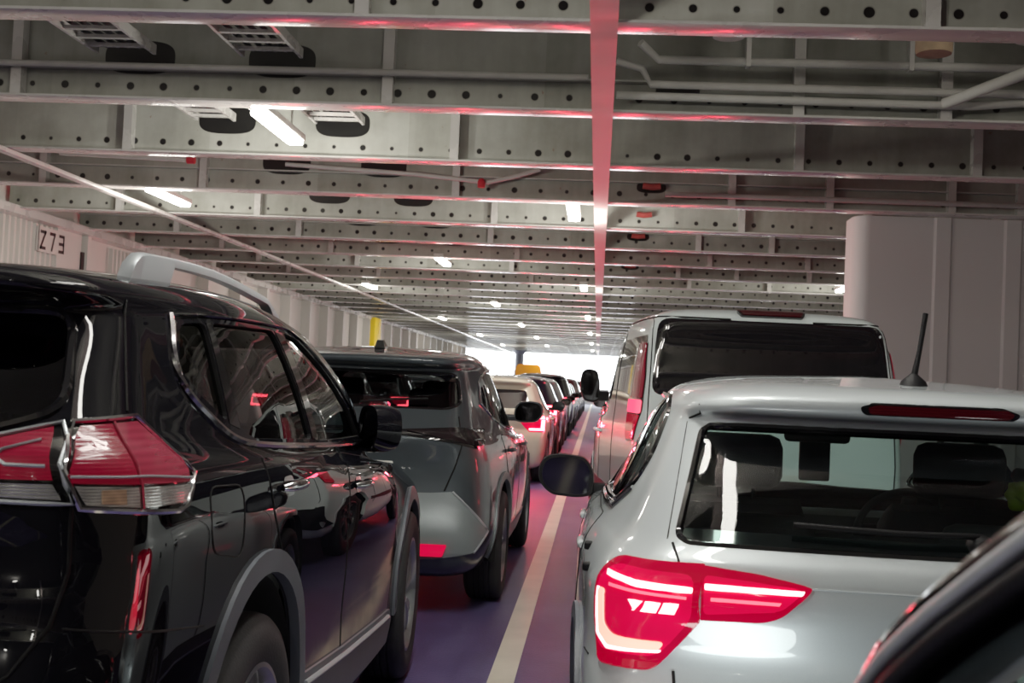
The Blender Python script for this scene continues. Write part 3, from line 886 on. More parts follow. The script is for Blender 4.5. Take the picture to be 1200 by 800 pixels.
    b.patch('bumper_cladding', [(-.80, .50), (.80, .50), (.84, .36), (.78, .30), (-.78, .30), (-.84, .36)], 0, M_CLAD, root, .012, .02)
    b.patch('high_brake_lamp', round_poly([(-.18, 1.598), (.18, 1.598), (.18, 1.618), (-.18, 1.618)], .008), 0, L_DEEP, root, .004, .01)
    # rear wiper
    tube('rear_wiper', b.line([(.02, 1.33), (.20, 1.36), (.44, 1.375)], 0, .02), .008, M_TRIM, root)
    # folded mirrors
    for sd in (1, -1):
        door_mirror(root, .775, 2.84, 1.245, sd, P_BLACK, .20, .20, .13, fold=-.95)
    # cabin
    dashboard(root, .70, 2.45, 3.2, .62, 1.14)
    for sx in (-.37, .37): seat(root, sx, 1.78, .58, .50, .58)
    seat(root, 0, .98, .60, 1.20, .54, [-.40, .0, .40], None, True)
    steering(root, .37, 2.34, 1.08)
    inner_mirror(root, 0, 2.55, 1.47)
    return root

# ------------------------------------------------------------------ the silver hatch
def make_hatch():
    root = thing('family_car', 'silver hatchback crossover with a lit red tail lamp and roof aerial', 'car')
    b = Body(L_hatch())
    ax = (.80, 3.36)
    rear = round_poly([(-.570, 1.372), (.570, 1.372), (.645, 1.10, .08), (.62, 1.082), (-.62, 1.082), (-.645, 1.10, .08)], .035)
    wind = round_poly([(-.52, 1.390), (.52, 1.390), (.61, 1.045), (-.61, 1.045)], .06)
    sidew = round_poly([(.87, 1.440), (1.30, 1.447), (1.60, 1.437), (2.0, 1.36), (2.52, 1.15), (2.66, 1.075), (1.5, 1.095), (.85, 1.115), (.66, 1.19), (.64, 1.28), (.72, 1.40)], .05)
    cuts = [prism(rear, 0, -1, 1.2), prism(wind, 180, -4, -2.0)]
    for mir in (False, True): cuts.append(prism(sidew, 90, -1.2, -.4, mir))
    for y in ax: cuts += [arch_cut(y, .37, .385, .45, 1.2), arch_cut(y, .37, .385, -1.2, -.45)]
    b.build('body', P_SILVER, M_DARK, root, cuts)
    wells(root, ax, .37, .41, .50, .88)
    wheels(root, ax, .885, .335, .225, .215)
    glaze(b, 'rear_window', rear, 0, G_REAR, root)
    glaze(b, 'windscreen', wind, 180, G_CLEAR, root)
    b.bead('rear_glass_seal', rear, 0, .010, M_GLOSSBLK, root, -.006, False, 6, True)
    # dark printed border of the rear glass
    inn = round_poly([(-.525, 1.348), (.525, 1.348), (.575, 1.17), (.50, 1.128), (-.50, 1.128), (-.575, 1.17)], .05)
    bd = []
    for a, c, mr in ((0, 1, 0),):
        b.patch('glass_border', [(-.575, 1.372), (.575, 1.372), (.575, 1.364), (-.575, 1.364)], 0, M_GLOSSBLK, root, -.014, 0)
        b.patch('glass_border', [(-.64, 1.122), (.64, 1.122), (.640, 1.084), (-.640, 1.084)], 0, M_GLOSSBLK, root, -.014, 0)
    for mir in (True, False):
        glaze(b, 'side_window', sidew, 90, G_TINT, root, mir)
        for ys in (1.02, 1.86):
            b.patch('door_pillar', [(ys - .035, 1.452), (ys + .035, 1.452), (ys + .06, 1.08), (ys - .06, 1.10)], 90, M_GLOSSBLK, root, .0, .006, mir)
        b.bead('window_seal', sidew, 90, .010, M_GLOSSBLK, root, .0, mir, 6, True)
        b.bead('window_trim', [(.66, 1.17), (.85, 1.095), (1.5, 1.075), (2.66, 1.058)], 90, .007, M_CHROME, root, .003, mir)
        rd = round_poly([(.98, 1.06), (1.08, .80), (1.21, .60), (1.25, .36), (1.82, .32), (1.83, 1.048)], .03)
        fd = round_poly([(1.845, 1.047), (1.835, .32), (2.90, .30), (2.93, .62), (2.78, 1.0)], .03)
        for q, cl in enumerate((rd, fd)):
            d = b.patch('door', cl, 90, P_SILVER, root, .002, .006, mir, .05)
            b.bead('door_seam', cl, 90, .003, M_GAP, d, .0, mir, 5, True)
            handle(b, d, 1.12 if q == 0 else 2.0, .945, P_SILVER, mir, proud=.004)
        arch_trim(b, root, ax[0], .37, .382, .05, M_CLAD, mir); arch_trim(b, root, ax[1], .37, .382, .05, M_CLAD, mir)
        b.patch('sill_cladding', [(1.24, .38), (2.92, .33), (2.94, .26), (1.22, .28)], 90, M_TRIM, root, .008, .02, mir, .06)
        # tail lamp: outer piece on the body (seen from 30 degrees off), inner piece on the tailgate
        outer = round_poly([(.842, .984, .03), (.800, 1.020, .03), (.764, 1.030, .03), (.550, 1.035, .004), (.550, .905, .004), (.664, .772, .02), (.818, .768, .02), (.838, .86, .05)], .02)
        hs = b.patch('tail_lamp', outer, 30, L_LITD, root, .010, .03, not mir, .02)
        b.patch('lens_glow', round_poly([(.826, .978), (.77, 1.012), (.562, 1.010), (.562, .915), (.655, .805), (.815, .80)], .03), 30, L_LIT, hs, .013, .004, not mir, .02)
        b.bead('lamp_rim', outer, 30, .004, L_LITD, hs, .006, not mir, 6, True)
        b.patch('led_bar', round_poly([(.792, .993), (.690, .985), (.563, .982), (.563, .970), (.690, .972), (.786, .980)], .004), 30, E_LED, hs, .019, .006, not mir, .02)
        b.patch('led_blade', [(.770, .968), (.575, .962), (.575, .956), (.768, .961)], 30, E_LED2, hs, .018, .005, not mir, .02)
        b.patch('led_corner', round_poly([(.808, .952), (.786, .952), (.786, .868), (.760, .848), (.632, .848), (.650, .822), (.775, .812), (.806, .838)], .014), 30, E_AMB, hs, .017, .005, not mir, .02)
        b.patch('led_corner_line', round_poly([(.814, .952), (.808, .952), (.808, .846), (.776, .818), (.640, .826), (.646, .819), (.778, .806), (.814, .838)], .006), 30, E_LED, hs, .019, .005, not mir, .02)
        for k in range(3):
            x = .704 - .040 * k
            b.patch('led_arrow', [(x, .944), (x - .034, .944), (x - .018 + .012, .921), (x - .004 + .004 - .012 * (k == 0) , .921)] if k == 0 else [(x, .944), (x - .034, .944), (x - .022, .921), (x + .012, .921)], 30, E_LED, hs, .018, .005, not mir, .02)
        inner = round_poly([(.588, 1.033, .004), (.45, 1.022), (.375, 1.010, .02), (.326, 1.000, .02), (.335, .985, .02), (.40, .928, .03), (.44, .914), (.588, .910, .004)], .02)
        hi = b.patch('tailgate_lamp', inner, 0, L_LITD, root, .010, .03, not mir, .02)
        b.patch('lens_glow', round_poly([(.582, 1.012), (.37, .998), (.345, .990), (.40, .945), (.582, .925)], .015), 0, L_LIT, hi, .013, .004, not mir, .02)
        b.patch('led_bar', round_poly([(.580, .993), (.345, .991), (.352, .980), (.580, .979)], .004), 0, E_LED, hi, .019, .005, not mir, .02)
        b.patch('led_blade', [(.565, .965), (.40, .964), (.405, .957), (.565, .957)], 0, E_LED2, hi, .018, .005, not mir, .02)
        # seams
        b.bead('tailgate_seam', [(.655, 1.078), (.640, 1.034)], 0, .004, M_GAP, root, .0, not mir)
        b.bead('tailgate_seam', [(.60, 1.385), (.575, 1.40), (.58, 1.425)], 0, .003, M_GAP, root, .0, not mir)
        b.bead('tailgate_seam', [(.645, .772), (.64, .70), (.60, .64), (.50, .62)], 0, .004, M_GAP, root, .0, not mir)
        b.bead('bumper_seam', [(.80, .765), (.86, .765)], 45, .003, M_GAP, root, .0, not mir)
        b.bead('rear_glass_edge', [(.606, 1.375), (.668, 1.085)], 0, .003, M_GAP, root, -.002, not mir)
    # fuel flap latch bits on the left rear wing
    for p in ((.74, .985), (.52, .955)):
        co, n = b.hit(-p[0], p[1], -90)
        bm = bmesh.new(); add_box(bm, -.018, .018, -.018, .018, -.012, .012, .006)
        bmesh.ops.translate(bm, vec=co, verts=bm.verts); obj('rubber_bumper', bm, M_TRIM, root, 50)
    brake_glow(root, .80, -.10, .93, 1.2)
    st = round_poly([(-.185, 1.4365, .02), (-.155, 1.4475, .02), (.185, 1.4475, .02), (.222, 1.434, .02), (.205, 1.421, .02), (-.17, 1.421, .02)], .02)
    sl = b.patch('high_brake_lamp', st, 0, M_GLOSSBLK, root, .006, .015, False, .02)
    b.patch('red_lens', round_poly([(-.165, 1.436), (-.145, 1.443), (.185, 1.443), (.205, 1.434), (.19, 1.4255), (-.155, 1.4255)], .012), 0, L_DEEP, sl, .011, .006, False, .02)
    b.bead('tailgate_crease', [(-.33, 1.0), (0, .998), (.33, 1.0)], 0, .0025, P_SILVER, root, .001)
    b.patch('number_plate', round_poly([(-.26, .52), (.26, .52), (.26, .63), (-.26, .63)], .01), 0, MATS['plate_white'], root, .006, .01)
    b.patch('bumper_cladding', [(-.80, .46), (.80, .46), (.84, .34), (.78, .27), (-.78, .27), (-.84, .34)], 0, M_TRIM, root, .010, .02)
    # rear wiper with its motor cover
    wp = tube('rear_wiper', b.line([(.08, 1.125), (-.10, 1.122), (-.36, 1.128)], 0, .018), .008, M_TRIM, root)
    bm = bmesh.new(); add_lathe(bm, [(-.03, .0), (-.028, .022), (-.005, .03), (.03, .032)], 20, 'Y'); co = b.hit(.09, 1.11, 0)[0]
    bmesh.ops.translate(bm, vec=co, verts=bm.verts); obj('wiper_hub', bm, M_TRIM, wp, 40)
    # aerial
    h = b.ray((.045, .64, 3), (0, 0, -1))[0]
    ae = lathe('roof_aerial', [(-.008, .001), (-.006, .042), (.012, .034), (.026, .018), (.034, .009)], M_TRIM, root, 20, 'Z')
    ae.location = h
    tube('aerial_rod', [(0, 0, .02), (.018, .015, .10), (.036, .03, .21)], .008, M_TRIM, ae, 8, radii=[.010, .007, .008])
    for sd in (-1, 1): door_mirror(root, .86, 2.46, 1.06, sd, M_TRIM, .245, .19, .13, glass=True)
    # cabin
    dashboard(root, .66, 2.20, 2.80, .55, .965)
    for sx in (-.36, .40): seat(root, sx, 1.66, .50, .48, .44, hw=.155)
    seat(root, 0, .98, .50, 1.16, .40, [-.36, .30], None, True, drop=.17, hw=.15)
    steering(root, .40, 2.10, .93)
    inner_mirror(root, .055, 2.16, 1.305, .27)
    box('mirror_sensor', .015, .145, 2.33, 2.36, 1.10, 1.37, M_TRIM, root, .01)
    box('parcel_shelf', -.60, .60, .22, .62, .99, 1.005, M_CAB, root, .004)
    return root

# ------------------------------------------------------------------ the white van
def make_van():
    root = thing('passenger_van', 'tall white van with a wide black rear window and lit vertical lamps', 'van')
    b = Body(L_van())
    ax = (1.0, 3.95)
    rear = round_poly([(-.815, 1.985), (.815, 1.985), (.84, 1.80), (.868, 1.42), (-.868, 1.42), (-.84, 1.80)], .09)
    wind = round_poly([(-.60, 1.90), (.60, 1.90), (.70, 1.32), (-.70, 1.32)], .06)
    s1 = round_poly([(.30, 1.86), (1.55, 1.86), (1.55, 1.36), (.34, 1.36)], .07)
    s2 = round_poly([(1.65, 1.86), (2.70, 1.86), (2.70, 1.36), (1.65, 1.36)], .07)
    s3 = round_poly([(2.80, 1.86), (3.0, 1.85), (3.62, 1.34), (2.80, 1.34)], .07)
    cuts = []
    for y in ax: cuts += [arch_cut(y, .36, .40, .55, 1.3), arch_cut(y, .36, .40, -1.3, -.55)]
    b.build('body', P_WHITE, M_DARK, root, cuts)
    wells(root, ax, .36, .42, .6, .95)
    wheels(root, ax, .95, .345, .22, .225, M_RIMD)
    b.patch('rear_window', rear, 0, G_BLIND, root, .002, .01)
    b.patch('windscreen', wind, 180, G_BLIND, root, .003, .01)
    for mir in (False, True):
        for s in (s1, s2, s3): b.patch('side_window', s, 90, G_BLIND, root, .003, .01, mir, .06)
        lamp = round_poly([(.905, 1.815), (1.10, 1.830), (1.135, 1.78), (1.165, 1.50), (1.185, 1.12), (1.15, 1.06), (.96, 1.08), (.880, 1.30), (.875, 1.55)], .03)
        hs = b.patch('tail_lamp', lamp, 30, M_GLOSSBLK, root, .006, .03, mir)
        b.patch('red_lens', round_poly([(.915, 1.80), (1.045, 1.805), (1.075, 1.50), (1.085, 1.39), (.890, 1.39), (.886, 1.55)], .015), 30, L_RED, hs, .012, .008, mir)
        b.patch('clear_lens', round_poly([(1.055, 1.80), (1.115, 1.775), (1.148, 1.50), (1.155, 1.39), (1.095, 1.39), (1.085, 1.52)], .01), 30, L_CLEAR, hs, .012, .008, mir)
        b.patch('brake_lens', round_poly([(.890, 1.38), (1.155, 1.38), (1.165, 1.28), (.893, 1.28)], .02), 30, E_LED2, hs, .014, .008, mir)
        b.patch('red_lens', round_poly([(.900, 1.27), (1.165, 1.27), (1.175, 1.12), (1.145, 1.08), (.97, 1.09)], .02), 30, L_LITD, hs, .012, .008, mir)
        b.bead('tailgate_seam', [(.82, 2.05), (.855, 1.90), (.885, 1.40), (.90, .98), (.88, .66)], 0, .005, M_GAP, root, .0, mir)
        b.bead('roof_gutter', [(.20, 1.995), (1.5, 2.005), (2.9, 2.0)], 90, .008, M_GAP, root, .0, mir)
        b.bead('door_seam', [(1.60, 1.92), (1.60, .42)], 90, .005, M_GAP, root, .0, mir)
        b.bead('door_seam', [(2.75, 1.92), (2.75, .42)], 90, .005, M_GAP, root, .0, mir)
        b.bead('door_seam', [(3.85, 1.24), (3.62, .9), (3.5, .42)], 90, .005, M_GAP, root, .0, mir)
        b.patch('side_moulding', [(1.45, .62), (3.48, .62), (3.48, .52), (1.45, .52)], 90, M_TRIM, root, .008, .02, mir, .08)
        handle(b, root, 2.62, 1.06, P_WHITE, mir); handle(b, root, 2.95, 1.06, P_WHITE, mir)
        arch_trim(b, root, ax[0], .36, .397, .04, P_WHITE, mir, off=.006); arch_trim(b, root, ax[1], .36, .397, .04, P_WHITE, mir, off=.006)
    brake_glow(root, 1.0, -.10, 1.33, 5.)
    st = round_poly([(-.255, 2.052), (.255, 2.052), (.225, 2.012), (-.225, 2.012)], .015)
    sl = b.patch('high_brake_lamp', st, 0, M_GLOSSBLK, root, .02, .05, False, .04)
    b.patch('red_lens', round_poly([(-.235, 2.047), (.235, 2.047), (.21, 2.018), (-.21, 2.018)], .01), 0, L_DEEP, sl, .025, .01, False, .04)
    b.patch('rear_bumper', [(-.93, .60), (.93, .60), (.94, .34), (-.94, .34)], 0, M_TRIM, root, .03, .05, False, .06)
    b.patch('number_plate', round_poly([(-.26, .78), (.26, .78), (.26, .89), (-.26, .89)], .01), 0, MATS['plate_white'], root, .006, .01)
    tube('rear_wiper', b.line([(.0, 1.44), (.25, 1.47), (.52, 1.48)], 0, .02), .009, M_TRIM, root)
    for sd in (-1, 1): door_mirror(root, .93, 3.72, 1.47, sd, M_TRIM, .20, .34, .14)
    return root

# ------------------------------------------------------------------ the grey crossover
def make_crossover():
    root = thing('family_car', 'dark grey crossover with a tail spoiler and pale lower bumper, lamps unlit', 'car')
    b = Body(L_crossover())
    ax = (.96, 3.62)
    rear = round_poly([(-.575, 1.50), (.575, 1.50), (.625, 1.31), (.55, 1.275), (-.55, 1.275), (-.625, 1.31)], .05)
    s1 = round_poly([(.98, 1.515), (1.75, 1.53), (1.75, 1.13), (1.02, 1.18), (.84, 1.30)], .05)
    s2 = round_poly([(1.80, 1.53), (1.95, 1.525), (2.35, 1.40), (2.82, 1.12), (1.80, 1.125)], .05)
    wind = round_poly([(-.52, 1.50), (.52, 1.50), (.66, 1.14), (-.66, 1.14)], .06)
    cuts = [prism(rear, 0, -1, 1.2), prism(wind, 180, -4, -2.2)]
    for mir in (False, True): cuts += [prism(s1, 90, -1.2, -.4, mir), prism(s2, 90, -1.2, -.4, mir)]
    for y in ax: cuts += [arch_cut(y, .40, .41, .5, 1.2), arch_cut(y, .40, .41, -1.2, -.5)]
    b.build('body', P_GREY, M_DARK, root, cuts)
    wells(root, ax, .40, .43, .52, .88)
    wheels(root, ax, .905, .365, .245, .235, M_RIM, 7, False)
    glaze(b, 'rear_window', rear, 0, G_DARK, root); glaze(b, 'windscreen', wind, 180, G_CLEAR, root)
    b.bead('rear_glass_seal', rear, 0, .012, M_GLOSSBLK, root, -.004, False, 6, True)
    for mir in (False, True):
        glaze(b, 'rear_door_window', s1, 90, G_DARK, root, mir); glaze(b, 'front_door_window', s2, 90, G_TINT, root, mir)
        b.bead('window_trim', chaikin([(.80, 1.31), (1.0, 1.17), (1.75, 1.11), (2.84, 1.095)], 2, False), 90, .008, M_CHROME, root, .003, mir)
        b.bead('window_trim', chaikin([(.80, 1.31), (.96, 1.53), (1.75, 1.55), (2.0, 1.54), (2.4, 1.42), (2.84, 1.10)], 2, False), 90, .008, M_CHROME, root, .003, mir)
        rd = round_poly([(1.02, 1.10), (1.10, .88), (1.32, .70), (1.38, .42), (1.98, .36), (1.98, 1.07)], .03)
        fd = round_poly([(1.995, 1.07), (1.995, .36), (3.05, .34), (3.06, .70), (2.95, 1.03)], .03)
        for q, cl in enumerate((rd, fd)):
            d = b.patch('door', cl, 90, P_GREY, root, .002, .006, mir, .05)
            b.bead('door_seam', cl, 90, .0035, M_GAP, d, .0, mir, 5, True)
            handle(b, d, 1.22 if q == 0 else 2.15, .99, P_GREY, mir)
        sc = b.patch('sill_cladding', [(1.38, .46), (3.05, .42), (3.10, .30), (1.36, .33)], 90, M_LOWER, root, .010, .02, mir, .06)
        arch_trim(b, root, ax[0], .40, .407, .05, M_LOWER, mir); arch_trim(b, root, ax[1], .40, .407, .05, M_LOWER, mir)
        lamp = round_poly([(.05, 1.150), (.33, 1.142), (.68, 1.166), (.80, 1.158), (1.00, 1.15), (.93, 1.08), (.85, 1.03), (.60, 1.075), (.33, 1.112), (.05, 1.125)], .02)
        hs = b.patch('tail_lamp', lamp, 30, M_GLOSSBLK, root, .006, .03, mir)
        b.patch('dark_lens', round_poly([(.36, 1.134), (.68, 1.152), (.95, 1.138), (.90, 1.085), (.85, 1.048), (.60, 1.088)], .02), 30, L_SMOKE, hs, .012, .008, mir)
        lw = [(.0, .755), (.50, .765), (.622, .775), (.842, .540), (.72, .425), (.50, .385), (.0, .375)]
        lb = b.patch('lower_bumper', lw, 30, M_LOWER, root, .016, .03, mir, .05)
        b.bead('bumper_fold', [(.622, .775), (.842, .540), (.72, .425)], 30, .008, M_SATIN, lb, .016, mir)
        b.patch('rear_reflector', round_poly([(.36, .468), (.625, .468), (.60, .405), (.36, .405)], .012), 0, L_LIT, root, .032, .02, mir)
        b.bead('tailgate_seam', [(.70, 1.23), (.70, 1.05), (.66, .92), (.60, .78)], 15, .005, M_GAP, root, .0, mir)
    b.patch('number_plate', round_poly([(-.26, .84), (.26, .84), (.26, .95), (-.26, .95)], .01), 0, MATS['plate_white'], root, .006, .01)
    h = b.ray((0, 1.0, 3), (0, 0, -1))[0]
    bm = bmesh.new()
    prof = [(-.10, 0), (.10, 0), (.02, .035), (-.05, .075), (-.085, .07)]
    prof = [(a, c * .8) for a, c in prof]
    A = [bm.verts.new((-.036 + c * .25, a, c)) for a, c in prof]; B = [bm.verts.new((.036 - c * .25, a, c)) for a, c in prof]
    bm.faces.new(A); bm.faces.new(B[::-1])
    for i in range(5): bm.faces.new((A[i], B[i], B[(i + 1) % 5], A[(i + 1) % 5]))
    bmesh.ops.recalc_face_normals(bm, faces=bm.faces); bmesh.ops.translate(bm, vec=h - Vector((0, 0, .008)), verts=bm.verts)
    obj('roof_aerial', bm, M_GLOSSBLK, root, 50)
    tube('rear_wiper', b.line([(.0, 1.285), (.2, 1.31), (.42, 1.32)], 0, .02), .008, M_TRIM, root)
    for sd in (1, -1): door_mirror(root, .81, 2.78, 1.225, sd, P_GREY, .24, .18, .14)
    dashboard(root, .68, 2.45, 3.1, .6, 1.06)
    for sx in (-.36, .36): seat(root, sx, 1.80, .55, .5, .52)
    seat(root, 0, 1.08, .56, 1.18, .46, [-.38, .38], None, True)
    return root

# ------------------------------------------------------------------ cars further ahead
def make_far(name, label, levels, ax, paint, lit, win=None, scale_z=1., lampz=(.86, 1.06), cat='car'):
    root = thing(name, label, cat)
    lv = levels()
    if scale_z != 1.:
        for l in lv:
            l['z'] = l['z'] * scale_z if isinstance(l['z'], (int, float)) else [(a, c * scale_z) for a, c in l['z']]
    b = Body(lv, .07)
    cuts = []
    k = scale_z
    for y in ax: cuts += [arch_cut(y, .37, .39, .5, 1.2), arch_cut(y, .37, .39, -1.2, -.5)]
    b.build('body', paint, M_DARK, root, cuts)
    wells(root, ax, .37, .41, .52, .86)
    wheels(root, ax, .885, .34, .225, .22)
    zt, zb = win
    b.patch('rear_window', round_poly([(-.55, zt), (.55, zt), (.63, zb + .04), (.58, zb), (-.58, zb), (-.63, zb + .04)], .05), 0, G_BLIND, root, .003, .01, False, .08)
    b.patch('windscreen', round_poly([(-.52, zt), (.52, zt), (.64, zb - .03), (-.64, zb - .03)], .06), 180, G_BLIND, root, .003, .01, False, .08)
    for mir in (False, True):
        b.patch('side_window', round_poly([(.95, zt + .06), (1.72, zt + .07), (1.72, zb - .03), (1.0, zb), (.80, zb + .10)], .05), 90, G_BLIND, root, .003, .01, mir, .08)
        b.patch('side_window', round_poly([(1.79, zt + .07), (1.95, zt + .05), (2.35, zt - .06), (2.66, zb - .03), (1.79, zb - .03)], .05), 90, G_BLIND, root, .003, .01, mir, .08)
        b.bead('window_trim', [(.80, zb + .08), (1.0, zb - .02), (2.70, zb - .05)], 90, .008, M_CHROME, root, .003, mir)
        b.bead('door_seam', [(1.9, zb - .05), (1.9, .40)], 90, .004, M_GAP, root, .0, mir)
        handle(b, root, 1.2, zb - .16, paint, mir); handle(b, root, 2.1, zb - .16, paint, mir)
        za, zc = lampz
        hs = b.patch('tail_lamp', round_poly([(.44, zc), (.84, zc), (.92, (za + zc) / 2), (.88, za), (.62, za), (.50, (za + zc) / 2)], .02), 25, L_LIT if lit else L_RED, root, .006, .03, mir)
        if lit:
            b.patch('brake_light', round_poly([(.48, zc - .02), (.86, zc - .02), (.88, zc - .06), (.50, zc - .06)], .01), 25, E_FAR, hs, .014, .008, mir)
            b.patch('brake_light', round_poly([(.80, zc - .07), (.88, zc - .07), (.87, za + .02), (.62, za + .02), (.62, za + .05), (.80, za + .055)], .01), 25, E_FAR, hs, .014, .008, mir)
    if lit: brake_glow(root, .72, -.12, lampz[1] - .05, 30.)
    b.patch('number_plate', round_poly([(-.26, .74), (.26, .74), (.26, .85), (-.26, .85)], .01), 0, MATS['plate_white'], root, .008, .01)
    b.patch('bumper_cladding', [(-.66, .46), (.66, .46), (.66, .28), (-.66, .28)], 0, M_TRIM, root, .014, .02, False, .08)
    for sd in (1, -1): door_mirror(root, .86, 2.55, zb + .02, sd, M_TRIM, .22, .16, .12)
    return root

def make_truck():
    root = thing('box_truck', 'small truck with an orange body and dark lower half by the bright exit', 'truck')
    bm = bmesh.new()
    prof = [(-.86, 1.55), (.86, 1.55), (.86, 2.3), (.78, 2.62), (.60, 2.72), (-.60, 2.72), (-.78, 2.62), (-.86, 2.3)]
    A = [bm.verts.new((a, 0, z)) for a, z in prof]; B = [bm.verts.new((a, 3.6, z)) for a, z in prof]
    bm.faces.new(A[::-1]); bm.faces.new(B)
    for i in range(8): bm.faces.new((A[i], A[(i + 1) % 8], B[(i + 1) % 8], B[i]))
    bmesh.ops.recalc_face_normals(bm, faces=bm.faces)
    bmesh.ops.bevel(bm, geom=bm.edges[:], offset=.05, segments=2, affect='EDGES')
    obj('box_body', bm, P_ORANGE, root, 40)
    box('chassis', -.95, .95, -.05, 3.65, .55, 1.56, M_TRIM, root, .05)
    box('cab', -.95, .95, 3.7, 5.3, .5, 2.2, P_BLUE, root, .15)
    box('tail_lamp', .62, .90, -.08, -.04, .95, 1.07, L_RED, root, .01); box('tail_lamp', -.90, -.62, -.08, -.04, .95, 1.07, L_RED, root, .01)
    wheels(root, (.9, 4.5), .95, .42, .25, .25, M_RIMD)
    return root

# ------------------------------------------------------------------ the car the picture is taken from
def make_own():
    root = thing('family_car', 'black car at the lower right edge, only its windscreen pillar in view', 'car')
    lv = L_crossover()
    for l in lv:
        if l['yf'] > 3.45: l['yf'] = 3.45 + (l['yf'] - 3.45) * .58
        if not isinstance(l['z'], (int, float)) and l['yf'] > 3.3:
            l['z'] = [(y if y < 3.3 else 3.3 + (y - 3.3) * .6, z - (.0 if y < 2.0 else .06 if y < 3.3 else .13)) for y, z in l['z']]
    for l in lv:
        f = lambda z: z if z < 1.1 else 1.1 + (z - 1.1) * .92
        l['z'] = f(l['z']) if isinstance(l['z'], (int, float)) else [(y, f(z)) for y, z in l['z']]
    b = Body(lv)
    ax = (.96, 3.18)
    wind = round_poly([(-.53, 1.468), (.53, 1.468), (.66, 1.10), (-.66, 1.10)], .06)
    s1 = round_poly([(.98, 1.48), (1.60, 1.495), (1.60, 1.12), (1.02, 1.18), (.84, 1.30)], .05)
    s2 = round_poly([(1.66, 1.495), (1.84, 1.48), (2.20, 1.395), (2.62, 1.15), (2.66, 1.10), (1.66, 1.115)], .05)
    cuts = [prism(wind, 180, -4, -2.0)]
    for mir in (False, True): cuts += [prism(s1, 90, -1.2, -.4, mir), prism(s2, 90, -1.2, -.4, mir)]
    for y in ax: cuts += [arch_cut(y, .40, .40, .5, 1.2), arch_cut(y, .40, .40, -1.2, -.5)]
    b.build('body', P_BLACK, M_DARK, root, cuts)
    wells(root, ax, .40, .42, .52, .86)
    wheels(root, ax, .89, .345, .225, .225)
    glaze(b, 'windscreen', wind, 180, G_CLEAR, root)
    b.patch('rear_window', round_poly([(-.57, 1.42), (.57, 1.42), (.62, 1.25), (-.62, 1.25)], .05), 0, G_BLIND, root, .003, .01)
    b.bead('windscreen_seal', wind, 180, .014, M_TRIM, root, .0, False, 6, True)
    for mir in (False, True):
        glaze(b, 'side_window', s1, 90, G_DARK, root, mir); glaze(b, 'side_window', s2, 90, G_DARK, root, mir)
        pl = b.bead('pillar_trim', [(1.9, 1.50), (2.24, 1.417), (2.66, 1.175), (2.74, 1.11)], 90, .016, M_GLOSSBLK, root, .006, mir, 10)
        b.bead('pillar_strip', [(1.9, 1.486), (2.22, 1.402), (2.63, 1.160)], 90, .007, M_SATIN, pl, .012, mir, 8)
        b.bead('window_seal', s2, 90, .009, M_TRIM, root, .0, mir, 8, True)
        b.patch('head_lamp', round_poly([(.56, .70), (.80, .70), (.84, .62), (.60, .58)], .02), 155, L_CLEAR, root, .006, .03, not mir)
        rd = round_poly([(1.00, 1.08), (1.10, .88), (1.32, .70), (1.38, .42), (1.86, .36), (1.86, 1.05)], .03)
        fd = round_poly([(1.875, 1.05), (1.875, .36), (2.68, .34), (2.70, .70), (2.70, 1.0)], .03)
        for q, cl in enumerate((rd, fd)):
            d = b.patch('door', cl, 90, P_BLACK, root, .002, .006, mir, .05); handle(b, d, 1.2 if q == 0 else 2.02, .97, P_BLACK, mir)
        arch_trim(b, root, ax[0], .40, .397, .045, M_TRIM, mir); arch_trim(b, root, ax[1], .40, .397, .045, M_TRIM, mir)
    dashboard(root, .66, 2.2, 2.8, .55, .98)
    for sx in (-.36, .36): seat(root, sx, 1.62, .52, .5, .52)
    steering(root, .36, 2.08, .95)
    return root
# ------------------------------------------------------------------ the car deck
XL, XR, Y0, Y1 = -9.8, 9.8, -14., 98.
BEAM0, BEAMD = 8.27, 2.68

